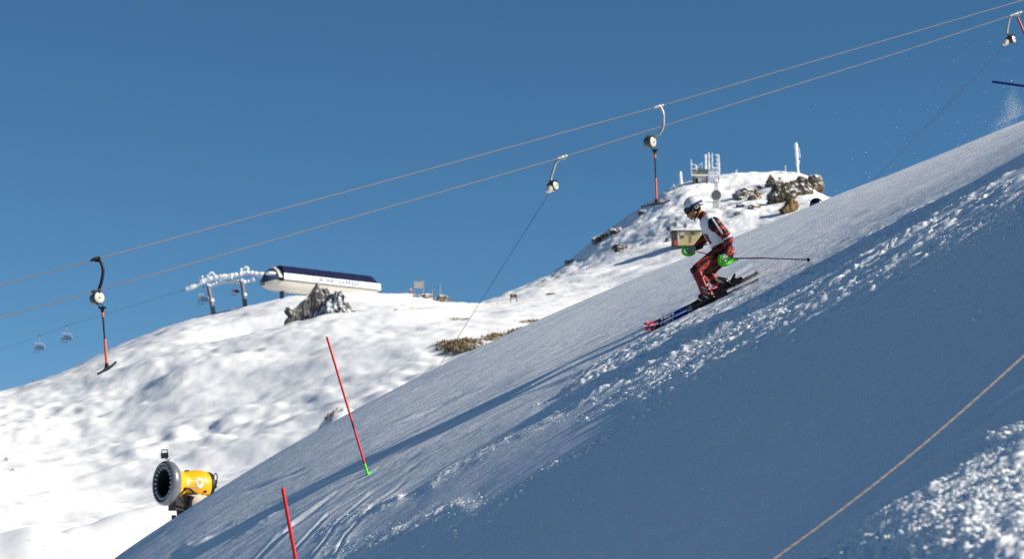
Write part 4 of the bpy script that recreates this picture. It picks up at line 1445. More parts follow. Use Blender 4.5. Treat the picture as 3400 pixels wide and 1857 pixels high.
marker(1676.5, 1007, 1018, 398, .14, 'red padded post beside the dark sign in the saddle')
marker(1651, 1008, 1020, 398, .12, 'red end post of the orange netting fence')
marker(1364, 962, 969, 408, .16, 'snow capped red marker left of the grey plank sign', cap=True)
marker(2080, 941, 957, 430, .42, 'red marker ball where the saddle meets the near slope', cap=True)
marker(2025, 958, 965, 430, .28, 'low orange marker left of the red marker ball', 'orange_rod')
marker(110, 1266, 1280, 520, .22, 'red marker post on the left skyline')
marker(93, 1276, 1284, 520, .16, 'short pale marker on the left skyline beside the red post', 'white')
marker(1558, 1005, 1011, 425, .16, 'tiny dark marker on the skyline above the fence', 'steel_dark')


def fence():
    px = [1343, 1370, 1404, 1441, 1473, 1503, 1531, 1558, 1581, 1606, 1628]
    rw = [1040, 1033, 1031, 1027, 1031, 1030, 1030, 1029, 1027, 1025, 1022]
    y = [330, 340, 350, 360, 366, 372, 378, 384, 388, 392, 396]
    base = P(px[0], rw[0], y[0])
    t = empty('netting_fence', base, 'low orange netting fence with brown posts across the saddle', 'fence')
    tops = []; bots = []
    for a, b_, c in zip(px, rw, y):
        p0 = P(a, b_, c); p1 = P(a, b_ - 13, c)
        MB().tube([p0 - Vector((0, 0, .4)), p1], .055, 7).build('post', M['post_wood'], t)
        tops.append(p1 - Vector((0, 0, .06))); bots.append(p0 + Vector((0, 0, .08)))
    tops.append(P(1650, 1008, 398)); bots.append(P(1650, 1019, 398))
    for i in range(len(tops) - 1):
        b = MB()
        for k in range(7):
            f = k / 6
            b.tube([bots[i].lerp(tops[i], f), bots[i + 1].lerp(tops[i + 1], f)], .008, 4, cap=False)
        for k in range(1, 14):
            f = k / 14
            b.tube([bots[i].lerp(bots[i + 1], f), tops[i].lerp(tops[i + 1], f)], .006, 4, cap=False)
        b.build('net', M['net'], t)


fence()

# ------------------------------------------------------------------ summit installations
def mast(px, r0, r1, y, rad, label, bits=(), lean=0.):
    a = P(px, r1, y); b_ = P(px - lean, r0, y)
    t = empty('antenna_mast', a, label, 'antenna mast', 'antenna masts on the summit')
    b = MB(); rime_tube(b, [a - Vector((0, 0, 1)), a.lerp(b_, .3), a.lerp(b_, .6), b_], rad, int(px), .25, 8)
    b.build('mast_tube', M['rime'], t)
    for dx, f0, f1, rr in bits:
        p0 = a.lerp(b_, f0) + Vector((dx, 0, 0)); p1 = a.lerp(b_, f1) + Vector((dx, 0, 0))
        m = MB(); m.tube([p0, p1], rr, 7); m.tube([a.lerp(b_, f0), p0], .05, 5); m.build('antenna', M['rime'], t)
    return t


mast(2650, 474, 576, 676, .42, 'tallest frosted mast at the right end of the summit plateau', ((.75, .70, .84, .14), (.9, .52, .66, .14), (.55, .36, .44, .12)), 8)
mast(2262, 570, 628, 672, .45, 'thick frosted mast left of the summit tower', (), 4)
mast(2236, 612, 640, 670, .22, 'short frosted pole at the left end of the summit plateau')
mast(2608, 549, 573, 684, .10, 'thin pole left of the tallest frosted mast')
mast(2444, 565, 581, 684, .10, 'thin forked pole between summit tower and plateau top', ((.25, .4, 1.2, .06),))


def summit_tower():
    y = 664.0
    base = P(2345, 616, y)
    t = empty('summit_tower', base, 'frosted radio building with platform and antennas on the summit', 'radio tower')
    def bx(x0, x1, r0, r1, dep, dy=0.):
        a = P(x0, r1, y + dy); b_ = P(x1, r0, y + dy)
        return MB().box(Vector(((a.x + b_.x) / 2, y + dy + dep / 2, (a.z + b_.z) / 2)), b_.x - a.x, dep, b_.z - a.z)
    bx(2303, 2350, 586, 622, 4.0).build('wall', M['olive_light'], t)
    bx(2350, 2382, 578, 618, 4.2, -.4).build('wall', M['rime'], t)
    bx(2309, 2320, 592, 614, .15, -.12).build('door', M['steel_dark'], t)
    bx(2318, 2328, 590, 604, .15, -.13).build('window', M['white'], t)
    bx(2299, 2352, 561, 580, 5.2, -.8).build('platform', M['olive'], t)
    bx(2352, 2391, 563, 576, 5.2, -.9).build('platform', M['rime'], t)
    bx(2296, 2392, 579, 583, 5.6, -1.1).build('deck', M['rime'], t)
    for px, r0, r1, rr in ((2294.5, 529, 578, .16), (2312, 548, 562, .12), (2330, 540, 562, .1), (2342, 513, 561, .30), (2353, 505, 561, .22), (2364, 509, 561, .20), (2386, 516, 566, .22), (2381, 516, 562, .16)):
        b = MB(); rime_tube(b, [P(px + 1.5, r1, y - 1), P(px + .7, .5 * (r0 + r1), y - 1), P(px, r0, y - 1)], rr, int(px * 3), .35, 7, 5)
        b.build('antenna', M['rime'], t)
    for a, b_, rr in (((2294, 547), (2310, 547), .14), ((2294, 560), (2312, 560), .14), ((2311, 547), (2311, 561), .14), ((2312, 561), (2330, 540), .09), ((2376, 514), (2388, 516), .22), ((2378, 530), (2388, 526), .2), ((2376, 545), (2388, 541), .18), ((2366, 558), (2388, 556), .2)):
        MB().tube([P(a[0], a[1], y - 1.2), P(b_[0], b_[1], y - 1.2)], rr, 6).build('bracket', M['rime'], t)
    for px in (2304, 2348, 2386):
        MB().tube([P(px, 580, y - .9), P(px, 618, y - .5)], .16, 6).build('post', M['steel_dark'], t)


M['olive_light'] = mat('frosted_wall', lin(178, 180, 178), .8, var=.15, scale=.6)
summit_tower()


def dish_mast():
    y = 615.0
    base = P(2372, 722, y)
    t = empty('dish_mast', base, 'big grey round dish on a lattice mast behind the racer', 'dish antenna')
    c = P(2378, 648, y - .6)
    f = Vector((-.35, -.93, .05)).normalized()
    MB().lathe(c, f, [(-.55, .5), (-.35, 1.25), (0, 1.38), (.06, 1.33), (.12, .4)], 28).build('dish', M['dish'], t)
    for px in (2368, 2386):
        MB().tube([P(px, 724, y), P(px * .5 + 2377 * .5, 604, y)], .11, 6).build('lattice_leg', M['dish'], t)
    MB().tube([P(2377, 724, y + 1.2), P(2377, 604, y)], .11, 6).build('lattice_leg', M['dish'], t)
    rows = list(range(668, 722, 9))
    for i in range(len(rows) - 1):
        a = (2369, 2386) if i % 2 else (2386, 2369)
        MB().tube([P(a[0], rows[i], y - .05), P(a[1], rows[i + 1], y - .05)], .06, 5).build('brace', M['dish'], t)
        MB().tube([P(2369, rows[i], y - .1), P(2386, rows[i], y - .1)], .05, 5).build('brace', M['dish'], t)
    MB().box(P(2362, 671, y), 3.2, .3, .18).build('cross_arm', M['dish'], t)


dish_mast()


def hut():
    y = 556.0
    base = P(2288, 810, y)
    t = empty('tan_hut', base, 'low tan equipment hut with snow roof behind the racer', 'hut')
    a = P(2250, 808, y); b_ = P(2328, 768, y); dep = 5.0
    MB().box(Vector(((a.x + b_.x) / 2, y + dep / 2, (a.z + b_.z) / 2 - .2)), b_.x - a.x, dep, b_.z - a.z + .5).build('wall', M['tan_wall'], t)
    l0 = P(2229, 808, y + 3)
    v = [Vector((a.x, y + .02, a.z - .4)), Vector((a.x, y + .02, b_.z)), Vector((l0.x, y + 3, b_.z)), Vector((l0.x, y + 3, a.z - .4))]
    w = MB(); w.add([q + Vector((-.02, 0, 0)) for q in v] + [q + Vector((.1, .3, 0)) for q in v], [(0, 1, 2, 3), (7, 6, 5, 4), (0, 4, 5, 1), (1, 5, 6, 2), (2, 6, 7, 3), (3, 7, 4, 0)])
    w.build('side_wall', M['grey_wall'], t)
    r = MB(); r.box(Vector(((l0.x + b_.x) / 2, y + dep / 2, b_.z + .12)), b_.x - l0.x + .5, dep + .8, .2); r.build('roof_edge', M['board_dark'], t)
    rs_ = MB()
    rings = []
    for k in range(8):
        xx = l0.x - .2 + (b_.x - l0.x + .4) * k / 7
        rings.append([Vector((xx, y - .35, b_.z + .24)), Vector((xx, y - .2, b_.z + .5 + .1 * math.sin(k))), Vector((xx, y + dep * .5, b_.z + .9 + .1 * math.cos(k * 2))), Vector((xx, y + dep, b_.z + .5)), Vector((xx, y + dep + .3, b_.z + .24))])
    rs_.loft(rings); rs_.build('roof_snow', M['rime'], t)
    def wn(x0, x1, r0, r1, m, nm):
        p0 = P(x0, r1, y - .06); p1 = P(x1, r0, y - .06)
        MB().box((p0 + p1) / 2, p1.x - p0.x, .12, p1.z - p0.z).build(nm, M[m], t)
    wn(2259, 2273, 769, 780, 'white', 'window')
    wn(2261, 2271, 783, 790, 'window', 'vent')
    wn(2298, 2304, 770, 780, 'window', 'window')
    wn(2293, 2296, 769, 805, 'post_wood', 'corner_trim')
    wn(2251, 2253, 769, 805, 'white', 'downpipe')
    for px, row, rr, dy in ((2219.5, 760, .55, -1), (2241, 746, .62, 1), (2247, 728, .4, 1), (2275, 750, .5, 1)):
        d = empty('small_dish', P(px, row + 20, y + dy), {2219.5: 'small dark dish at the far left of the tan hut', 2241: 'snowy dish above the left corner of the tan hut', 2247: 'topmost small dish above the tan hut', 2275: 'small dish on a pole over the hut roof'}[px], 'dish antenna', 'small dishes by the hut')
        c = P(px, row, y + dy)
        MB().lathe(c, (-.4, -.9, .1), [(-.25, rr * .3), (-.12, rr * .8), (0, rr), (.05, rr * .9)], 20).build('dish', M['dish'] if px != 2219.5 else M['grey_wall'], d)
        MB().tube([c + Vector((0, .2, 0)), c + Vector((0, .3, -2.2))], .07, 6).build('pole', M['dish'], d)
    marker(2240, 799, 808, 548, .32, 'red padded post at the left foot of the tan hut')
    marker(2225, 788, 808, 548, .08, 'thin white stake left of the tan hut', 'white')


hut()


# ------------------------------------------------------------------ the racer
def eval_mesh(o):
    dg = bpy.context.evaluated_depsgraph_get()
    return bpy.data.meshes.new_from_object(o.evaluated_get(dg))


def capsule(b, p0, r0, p1, r1, flat=None, n=16):
    """tapered limb; flat = (axis, factor) stretches sections along axis"""
    p0 = Vector(p0); p1 = Vector(p1)
    d = (p1 - p0).normalized()
    ref = Vector((0, 1, 0)) if abs(d.y) < .9 else Vector((1, 0, 0))
    a = (ref - d * ref.dot(d)).normalized(); c = d.cross(a).normalized()
    fy = flat if flat else 1.0
    rings = []
    for k in range(7):
        th = math.pi / 2 * (1 - k / 6.5)
        rings.append((p0 - d * r0 * math.sin(th), r0 * math.cos(th)))
    for k in range(1, 6): rings.append((p0.lerp(p1, k / 6), r0 + (r1 - r0) * k / 6))
    for k in range(7):
        th = math.pi / 2 * ((k + .5) / 6.5)
        rings.append((p1 + d * r1 * math.sin(th), r1 * math.cos(th)))
    b.loft([[q + a * r * fy * math.cos(2 * math.pi * j / n) + c * r * math.sin(2 * math.pi * j / n) for j in range(n)] for q, r in rings])


def remesh(b, name, voxel, it=4, fac=.6):
    me = bpy.data.meshes.new(name + '_tmp'); me.from_pydata(b.v, [], b.f)
    bm = bmesh.new(); bm.from_mesh(me); bmesh.ops.recalc_face_normals(bm, faces=bm.faces); bm.to_mesh(me); bm.free()
    o = bpy.data.objects.new(name + '_tmp', me); C.objects.link(o)
    m = o.modifiers.new('r', 'REMESH'); m.mode = 'VOXEL'; m.voxel_size = voxel
    s = o.modifiers.new('s', 'SMOOTH'); s.iterations = it; s.factor = fac
    out = eval_mesh(o)
    bpy.data.objects.remove(o)
    V = np.empty(len(out.vertices) * 3); out.vertices.foreach_get('co', V); V = V.reshape(-1, 3)
    Fc = [tuple(p.vertices) for p in out.polygons]
    N = np.empty(len(out.vertices) * 3); out.vertices.foreach_get('normal', N); N = N.reshape(-1, 3)
    bpy.data.meshes.remove(out)
    return V, Fc, N


def seg_metric(pts, p0, r0, p1, r1, fy=1.0):
    p0 = np.array(p0); p1 = np.array(p1); d = p1 - p0
    t = np.clip(((pts - p0) @ d) / (d @ d), 0, 1)
    q = pts - (p0 + t[:, None] * d)
    q = q / np.array([1, fy, 1])
    return np.linalg.norm(q, axis=1) / (r0 + (r1 - r0) * t), t


gN = ground_at(2340, 1016); gF = ground_at(2392, 969)
YN, YF = gN.y, gF.y
if YF - YN > .42: YF = YN + .42
YM = .5 * (YN + YF)


def skier():
    base = Vector((gN.x + .05, YM, near_ground(gN.x + .05, YM)))
    t = empty('person', base, 'ski racer in red suit, white bib and white helmet gliding down the slope', 'person')
    hipN, kneeN, ankN = P(2398, 842, YM - .09), P(2317, 896, YN - .02), P(2352, 984, YN)
    hipF, kneeF, ankF = P(2404, 838, YM + .09), P(2352, 902, YF), P(2398, 958, YF)
    pel, wai, che, upc, nck = P(2402, 836, YM), P(2389, 800, YM), P(2370, 766, YM), P(2356, 742, YM), P(2331, 716, YM)
    shN, elN, wrN = P(2372, 740, YM - .185), P(2419, 793, YM - .25), P(2412, 842, YM - .23)
    shF, elF, wrF = P(2352, 740, YM + .185), P(2345, 786, YM + .27), P(2313, 821, YM + .22)
    hc = P(2300, 690, YM)
    up = Vector((-.5, 0, .866)); fw = Vector((-.866, 0, -.5)); sd = Vector((0, -1, 0))
    bones = {
        'pelvis': (pel, .132, wai, .122, 1.36), 'waist': (wai, .122, che, .136, 1.42), 'chest': (che, .136, upc, .118, 1.45), 'collar': (upc, .10, nck, .058, 1.15),
        'upperarmN': (shN, .076, elN, .060, 1), 'forearmN': (elN, .060, wrN, .044, 1), 'upperarmF': (shF, .076, elF, .060, 1), 'forearmF': (elF, .060, wrF, .044, 1),
        'thighN': (hipN, .120, kneeN, .080, 1), 'shankN': (kneeN, .070, ankN, .052, 1), 'thighF': (hipF, .120, kneeF, .080, 1), 'shankF': (kneeF, .070, ankF, .052, 1),
        'neck': (nck, .056, hc - up * .07 - fw * .02, .052, 1),
        'head': (hc + up * .02, .082, hc - up * .05 + fw * .02, .074, .92),
    }
    b = MB()
    for k, (p0, r0, p1, r1, fy) in bones.items(): capsule(b, p0, r0, p1, r1, fy if fy != 1 else None)
    b.ellipsoid(P(2418, 838, YM), [Vector((.075, 0, 0)), Vector((0, .15, 0)), Vector((0, 0, .11))])          # seat
    # face: jaw, chin, nose, lips, brow
    b.ellipsoid(hc + fw * .055 - up * .085, [fw * .045, sd * .048, up * .04])
    b.ellipsoid(hc + fw * .078 - up * .112, [fw * .022, sd * .026, up * .020])
    b.loft([[hc + fw * (.088 + .030 * q) - up * (.030 + .035 * q) + sd * w * (.010 + .012 * q) + up * h_ * .012 for w, h_ in ((-1, -1), (1, -1), (.6, 1), (-.6, 1))] for q in (-.6, 0, .6, 1.0)])
    b.ellipsoid(hc + fw * .094 - up * .086, [fw * .014, sd * .026, up * .007], 10, 6)
    b.ellipsoid(hc + fw * .092 - up * .098, [fw * .012, sd * .022, up * .007], 10, 6)
    for s_ in (-1, 1): b.ellipsoid(hc - fw * .01 - up * .02 + sd * s_ * .078, [fw * .022, sd * .012, up * .032], 10, 6)
    V, Fc, N = remesh(b, 'body', .0085, 3, .5)
    ctr = np.array([V[list(f)].mean(0) for f in Fc])
    keys = list(bones); best = np.full(len(ctr), 1e9); lab = np.zeros(len(ctr), int); par = np.zeros(len(ctr))
    for i, k in enumerate(keys):
        p0, r0, p1, r1, fy = bones[k]
        m, tt = seg_metric(ctr, p0, r0, p1, r1, fy)
        w = m < best; best = np.where(w, m, best); lab = np.where(w, i, lab); par = np.where(w, tt, par)
    head_i = keys.index('head')
    hcn = np.array(hc); upn = np.array(up); fwn = np.array(fw)
    facey = (lab == head_i) | ((lab == keys.index('neck')) & (par > .55))
    off = np.array(base)
    me = bpy.data.meshes.new('body')
    me.from_pydata((V - off).tolist(), [], Fc)
    for m in (M['suit'], M['skin']): me.materials.append(m)
    me.polygons.foreach_set('material_index', np.where(facey, 1, 0).astype(np.int32))
    me.polygons.foreach_set('use_smooth', np.ones(len(Fc), bool))
    o = bpy.data.objects.new('body', me); C.objects.link(o); o.parent = t

    def shell(name, mask, dist, matr, parent=t):
        idx = [i for i in range(len(Fc)) if mask[i]]
        used = sorted({v for i in idx for v in Fc[i]}); mp = {v: k for k, v in enumerate(used)}
        poff = Vector(parent.location) if parent is t else Vector(t.location)
        vs = V[used] + N[used] * dist - np.array(poff)
        m2 = bpy.data.meshes.new(name); m2.from_pydata(vs.tolist(), [], [tuple(mp[v] for v in Fc[i]) for i in idx])
        m2.materials.append(matr); m2.polygons.foreach_set('use_smooth', np.ones(len(idx), bool))
        q = bpy.data.objects.new(name, m2); C.objects.link(q); q.parent = t
        sol = q.modifiers.new('thickness', 'SOLIDIFY'); sol.thickness = .004
        return q
    L_ = lambda *ks: np.isin(lab, [keys.index(k) for k in ks])
    pxs, pys = proj(ctr[:, 0], ctr[:, 1], ctr[:, 2])
    tors = (L_('pelvis') & (par > .62)) | L_('waist') | L_('chest')
    tors |= L_('collar') & (par < .30)
    # open neckline at the front and round arm holes
    shc = np.array(P(2374, 748, YM - .185)); shf = np.array(P(2352, 744, YM + .185))
    hole = (np.linalg.norm((ctr - shc) * np.array([1, .7, 1]), axis=1) < .082) | (np.linalg.norm((ctr - shf) * np.array([1, .7, 1]), axis=1) < .085)
    strap_back = L_('collar') & (par < .38) & (pxs > 2352)
    bib = shell('racing_bib', (tors | strap_back) & ~hole, .007, M['bib'])
    # print on the bib front
    def dab(pts_px, y, r, matr, name, parent):
        MB().tube([P(a, c_, y) for a, c_ in pts_px], r, 6).build(name, matr, t)
    front = (pxs > 2334 + (pys - 778) * .55) & (pxs < 2350 + (pys - 778) * .55) & (pys > 776) & (pys < 808) & tors & (ctr[:, 1] < YM - .03) & (np.sin(pxs * 1.1) * np.sin(pys * .55 + pxs * .3) > -.2)
    if front.sum() > 3: shell('bib_print', front, .0125, M['bib_mark'])
    # suit lettering on the sleeve, stripes
    arm = L_('upperarmN') & (ctr[:, 1] < YM - .18)
    sl = arm & (np.abs(((pxs - 2372) * .55 + (pys - 740) * .83) - 6) < 40) & (np.abs((pxs - 2382) * .83 - (pys - 752) * .55) < 2.6)
    if sl.sum() > 3: shell('sleeve_stripe', sl, .004, M['white_print'])
    ar2 = (L_('upperarmN') & (par > .88)) | (L_('forearmN') & (par < .12))
    dg_ = ar2 & (np.abs((pxs - 2420) * .55 + (pys - 786) * .83) < 3.0)
    if dg_.sum() > 3: shell('sleeve_stripe', dg_, .004, M['white_print'])
    blk = L_('upperarmN') & (par < .26) & (pxs < 2384) & (ctr[:, 1] < YM - .19)
    if blk.sum() > 3: shell('shoulder_panel', blk & ~sl, .0035, M['black_suit'])
    hipd = L_('pelvis') & (par < .45) & (ctr[:, 1] < YM - .05) & (pxs < 2404) & (np.sin(pxs * .33 + pys * .2) > .1)
    if hipd.sum() > 3: shell('hip_panel', hipd, .003, M['black_suit'])
    hd = L_('neck') & (pxs > 2312)
    shell('hair', hd & (par > .2), .008, M['hair'])

    # ---- helmet with goggles
    def hpt(f_, s_, u_): return hc + fw * f_ + sd * s_ + up * u_
    hb = MB()
    ce = (-.018, 0, .028)
    rings = []
    n, m = 28, 12
    for i in range(m + 1):
        th = math.pi / 2 * i / m * 1.06
        row = []
        for j in range(n):
            ph = 2 * math.pi * j / n
            f_ = math.cos(ph); s_ = math.sin(ph)
            rf = .128 if f_ < 0 else .118
            drop = -.012 - .055 * max(0, -f_) ** 1.5 * (1 if i == m else 0)
            u_ = .112 * math.cos(th) if i < m else drop
            row.append(hpt(ce[0] + rf * f_ * math.sin(th), .108 * s_ * math.sin(th), ce[2] + u_))
        rings.append(row)
    rings[0] = [hpt(ce[0] + .002 * math.cos(2 * math.pi * j / n), .002 * math.sin(2 * math.pi * j / n), ce[2] + .112) for j in range(n)]
    hb.loft(rings, cap=False)
    inner = [[q + (hc - q) * .10 for q in rings[-1]], [q + (hc - q) * .25 for q in rings[-1]]]
    hb.loft([rings[-1]] + inner, cap=False)
    hm = hb.build('helmet', M['helmet'], t)
    for f_, s_, u_ in ((.085, -.052, .082), (.03, -.075, .085), (-.03, -.08, .085), (.088, .05, .082), (.05, -.0905, .045)):
        nrm = (fw * (f_ / .118) + sd * (s_ / .108) + up * ((u_ - .028) / .112)).normalized()
        rot = nrm.to_track_quat('Z', 'Y').to_matrix()
        d_ = MB(); d_.box(hpt(ce[0] + f_, s_, u_), .030, .008, .010, rot); d_.build('vent', M['black'], hm)
    # ear pad and chin strap
    for s_ in (-1, 1):
        e = MB(); e.ellipsoid(hpt(-.035, s_ * .088, -.035), [fw * .048, sd * .016, up * .052], 14, 8); e.build('ear_pad', M['black'], hm)
        e = MB(); e.lathe(hpt(-.03, s_ * .098, -.022), sd * s_, [(0, .026), (.008, .026), (.009, .015), (.002, .014)], 18, cap=False); e.build('ear_ring', M['white'], hm)
        e = MB(); e.tube(smooth_pts([hpt(-.03, s_ * .088, -.07), hpt(.02, s_ * .07, -.115), hpt(.06, s_ * .03, -.142), hpt(.065, 0, -.145)], 4), .009, 6); e.build('chin_strap', M['black'], hm)
    gb = MB()
    gr = []
    for a in np.linspace(-1.25, 1.25, 17):
        cs, sn = math.cos(a), math.sin(a)
        row = []
        for k, (u_, ro) in enumerate(((.022, .0), (.012, .010), (-.016, .014), (-.044, .008), (-.052, -.004))):
            row.append(hpt(-.005 + (.112 + ro) * cs, (.088 + ro) * sn, u_ + (.010 * abs(a) if k > 2 else 0) + .012))
        gr.append(row)
    gb.loft(gr, cap=False, closed=False)
    go = gb.build('goggles', M['lens'], t)
    sl_ = go.modifiers.new('thickness', 'SOLIDIFY'); sl_.thickness = .012; sl_.offset = -1
    fr = MB(); fr.tube([r[0] for r in gr], .0065, 6); fr.tube([r[-1] for r in gr], .006, 6)
    fr.build('goggle_frame', M['black'], go)
    sb = MB(); sg = []
    for a in np.linspace(1.15, 2 * math.pi - 1.15, 30):
        cs, sn = math.cos(a), math.sin(a)
        rf = .132 if cs < 0 else .124
        tilt = .010 - .004 * cs
        sg.append([hpt(ce[0] + rf * cs, .1125 * sn, tilt + w) for w in (-.018, .018)])
    sb.loft(sg, cap=False, closed=False)
    so = sb.build('goggle_strap', M['strap'], t)
    so.modifiers.new('thickness', 'SOLIDIFY').thickness = .004
    for a in (4.25, 4.55, 5.0):
        cs, sn = math.cos(a), math.sin(a)
        lg = MB(); lg.box(hpt(ce[0] + .134 * cs, .1150 * sn, .010), .016, .006, .013, Matrix((Vector((-sn * fw.x, -cs * -1 * .0, -sn * fw.z)).normalized() if abs(sn) > .5 else fw, sd, up)).transposed())
        lg.build('strap_print', M['white_print'], so)

    # ---- shin guards, boots
    def guard(k0, a0, rad, name, gm):
        d = (a0 - k0).normalized(); fr_ = Vector((-1, -.15, 0)); fr_ = (fr_ - d * fr_.dot(d)).normalized(); la = d.cross(fr_).normalized()
        rg = []
        for q in np.linspace(-.13, .93, 12):
            p = k0 + (a0 - k0) * q
            bulge = .010 * math.sin(max(0, min(1, (q + .13) / .5)) * math.pi) + (.012 * max(0, -q) / .13)
            flare = .012 * max(0, (q - .75) / .2)
            row = [p + fr_ * math.cos(th) * (rad + .012 + bulge + flare) + la * math.sin(th) * (rad + .006) for th in np.linspace(-1.75, 1.75, 13)]
            rg.append(row)
        g = MB(); g.loft(rg, cap=False, closed=False)
        go_ = g.build(name, gm, t)
        go_.modifiers.new('thickness', 'SOLIDIFY').thickness = .007
        kc = MB(); kc.loft([[p + fr_ * .004 for p in rg[0]], [p + fr_ * .006 for p in rg[1]], [p + fr_ * .005 for p in rg[2]]], cap=False, closed=False)
        ko = kc.build('knee_edge', M['black'], go_)
        ko.modifiers.new('thickness', 'SOLIDIFY').thickness = .006
        for q in (.2, .55, .85):
            p = k0 + (a0 - k0) * q
            MB().box(p - fr_ * rad * .55 + Vector((0, -rad * .95, 0)), .05, .01, .022).build('guard_strap', M['black'], go_)
    guard(kneeN, ankN, .066, 'shin_guard', M['shin'])
    guard(kneeF, ankF, .064, 'shin_guard', M['suit'])

    def boot(toe, heel, ank, knee, y):
        d = (toe - heel).normalized(); upb = Vector((d.z, 0, -d.x)); upb = upb if upb.z > 0 else -upb
        b_ = MB()
        capsule(b_, heel + upb * .055 + d * .055, .054, toe + upb * .042 - d * .04, .042, .9)
        capsule(b_, heel + upb * .022 + d * .03, .030, toe + upb * .020 - d * .02, .027, 1.3)
        capsule(b_, heel + upb * .07 + d * .06, .062, ank.lerp(knee, .42), .066, .95)
        capsule(b_, heel + upb * .07 + d * .06, .06, heel + upb * .09 + d * .15, .052, .9)
        V2, F2, N2 = remesh(b_, 'boot', .008, 2, .5)
        m2 = MB(); m2.add(V2.tolist(), F2)
        bo = m2.build('boot', M['boot'], t)
        for q, ln in ((.12, .05), (.30, .05)):
            p = (heel + upb * .075 + d * .07).lerp(ank.lerp(knee, .42), q * 2)
            MB().box(p + Vector((-.02, -.066, 0)), .085, .012, .014, Matrix.Rotation(.5, 3, 'Y')).build('buckle', M['boot_trim'], bo)
        for q in (.35, .62):
            p = heel.lerp(toe, q) + upb * .075
            MB().box(p + Vector((0, -.05, 0)), .07, .012, .014, Matrix.Rotation(.55, 3, 'Y')).build('buckle', M['boot_trim'], bo)
        return bo
    bN = boot(P(2300, 1029, YN), P(2378, 993, YN), ankN, kneeN, YN)
    bF = boot(P(2352, 985, YF), P(2428, 948, YF), ankF, kneeF, YF)
    pk = MB(); pk.tube(smooth_pts([P(2352, 948, YN - .07), P(2358, 956, YN - .09), P(2370, 958, YN - .085), P(2381, 952, YN - .07)], 4), .010, 7); pk.build('buckle', M['pink'], bN)
    for px, py in ((2346, 925), (2352, 932), (2362, 968), (2370, 980)):
        MB().box(P(px, py, YN - .066), .03, .01, .035, Matrix.Rotation(-.35, 3, 'Y')).build('buckle_strap', M['orange_rod'], bN)

    # ---- gloves, fingers curled on the grips
    def glove(wr, hand, gdir, flip, name):
        """wr wrist, hand centre of the fist, gdir direction of the grip (towards the tip)"""
        g = gdir.normalized(); a = (hand - wr).normalized()
        pn = g.cross(a).normalized() * flip            # out of the back of the hand
        kn = pn.cross(g).normalized()
        if kn.dot(a) < 0: kn = -kn
        b_ = MB()
        capsule(b_, wr - a * .05, .043, wr.lerp(hand, .55), .040, 1)
        capsule(b_, wr.lerp(hand, .5) + pn * .012, .036, hand + pn * .018, .038, 1)
        for i, (off_, ln) in enumerate(((-.033, .92), (-.011, 1.0), (.011, .97), (.032, .85))):
            c = hand + g * off_
            p = [c + pn * .030 + kn * .004, c + pn * .026 + kn * .034 * ln, c - pn * .012 + kn * .042 * ln, c - pn * .030 + kn * .012]
            for q in range(3): capsule(b_, p[q], .0125, p[q + 1], .0118 if q < 2 else .0105, None, 10)
        th = [wr.lerp(hand, .6) - g * .030, hand - g * .046 - pn * .022 + kn * .004, hand - g * .030 - pn * .036 + kn * .026]
        capsule(b_, th[0], .016, th[1], .0145, None, 10); capsule(b_, th[1], .0145, th[2], .012, None, 10)
        V2, F2, N2 = remesh(b_, name, .0048, 2, .4)
        m2 = MB(); m2.add(V2.tolist(), F2)
        c2 = np.array([V2[list(f)].mean(0) for f in F2])
        cuff = ((c2 - np.array(wr)) @ np.array(a)) < .028
        m2.mi = np.where(cuff, 1, 0).astype(int).tolist()
        return m2.build(name, [M['glove'], M['glove_black']], t)
    hN = P(2403, 859, YM - .235); hF = P(2290, 829, YM + .20)
    tipN = P(2690, 863, 27.55 if YM > 27.9 else YM - .7); dirN = (tipN - P(2398, 866, YM - .235)).normalized()
    tipF = P(2405, 862, YM + 1.05); dirF = (tipF - P(2288, 832, YM + .20)).normalized()
    glove(wrN, hN, dirN, -1, 'glove')
    glove(wrF, hF, dirF, -1, 'glove')

    # ---- ski poles : things of their own, held in the hands
    def ski_pole(hand, d, tip, guard_px, y, label, full):
        q = empty('ski_pole', hand, label, 'ski pole', 'ski poles of the racer')
        g0 = hand - d * .065; g1 = hand + d * .16
        MB().tube([g0, hand - d * .03, hand + d * .05, hand + d * .10, g1], [.016, .014, .013, .015, .011], 10).build('grip', M['green'], q)
        L = (tip - hand).length
        MB().tube([hand + d * .15, hand + d * (L * .47)], .0085, 8).build('shaft', M['shaft'], q)
        MB().tube([hand + d * (L * .47), tip], .0065, 8).build('lower_shaft', M['steel_dark'] if full else M['shaft'], q)
        MB().lathe(tip - d * .04, d, [(-.003, .008), (0, .022), (.004, .022), (.007, .008)], 18).build('basket', M['shaft'], q)
        MB().tube([tip - d * .03, tip + d * .02], [.005, .002], 6).build('tip', M['steel'], q)
        gp = smooth_pts([P(a, c_, y + dy) for a, c_, dy in guard_px], 4)
        w0 = Vector((0, 1, 0))
        rg = []
        for i, p in enumerate(gp):
            f = i / (len(gp) - 1)
            hw = .036 * math.sin(math.pi * min(1, .18 + f * .80)) ** .6 + .008
            tg = (gp[min(i + 1, len(gp) - 1)] - gp[max(i - 1, 0)]).normalized()
            nn = tg.cross(w0).normalized()
            rg.append([p + w0 * hw * math.cos(th) + nn * (.014 * (math.sin(th)) + .016 * math.cos(th) ** 2) for th in np.linspace(0, 2 * math.pi, 14, endpoint=False)])
        MB().loft(rg).build('hand_guard', M['green'], q)
        return q
    ski_pole(hN, dirN, tipN, [(2390, 846, -.02), (2386, 862, -.03), (2389, 876, -.03), (2402, 882, -.03), (2417, 878, -.02), (2428, 870, 0), (2440, 864, 0), (2452, 862, -.02)], YM - .245, 'ski pole in the nearer hand, pointing back level with a lime guard', True)
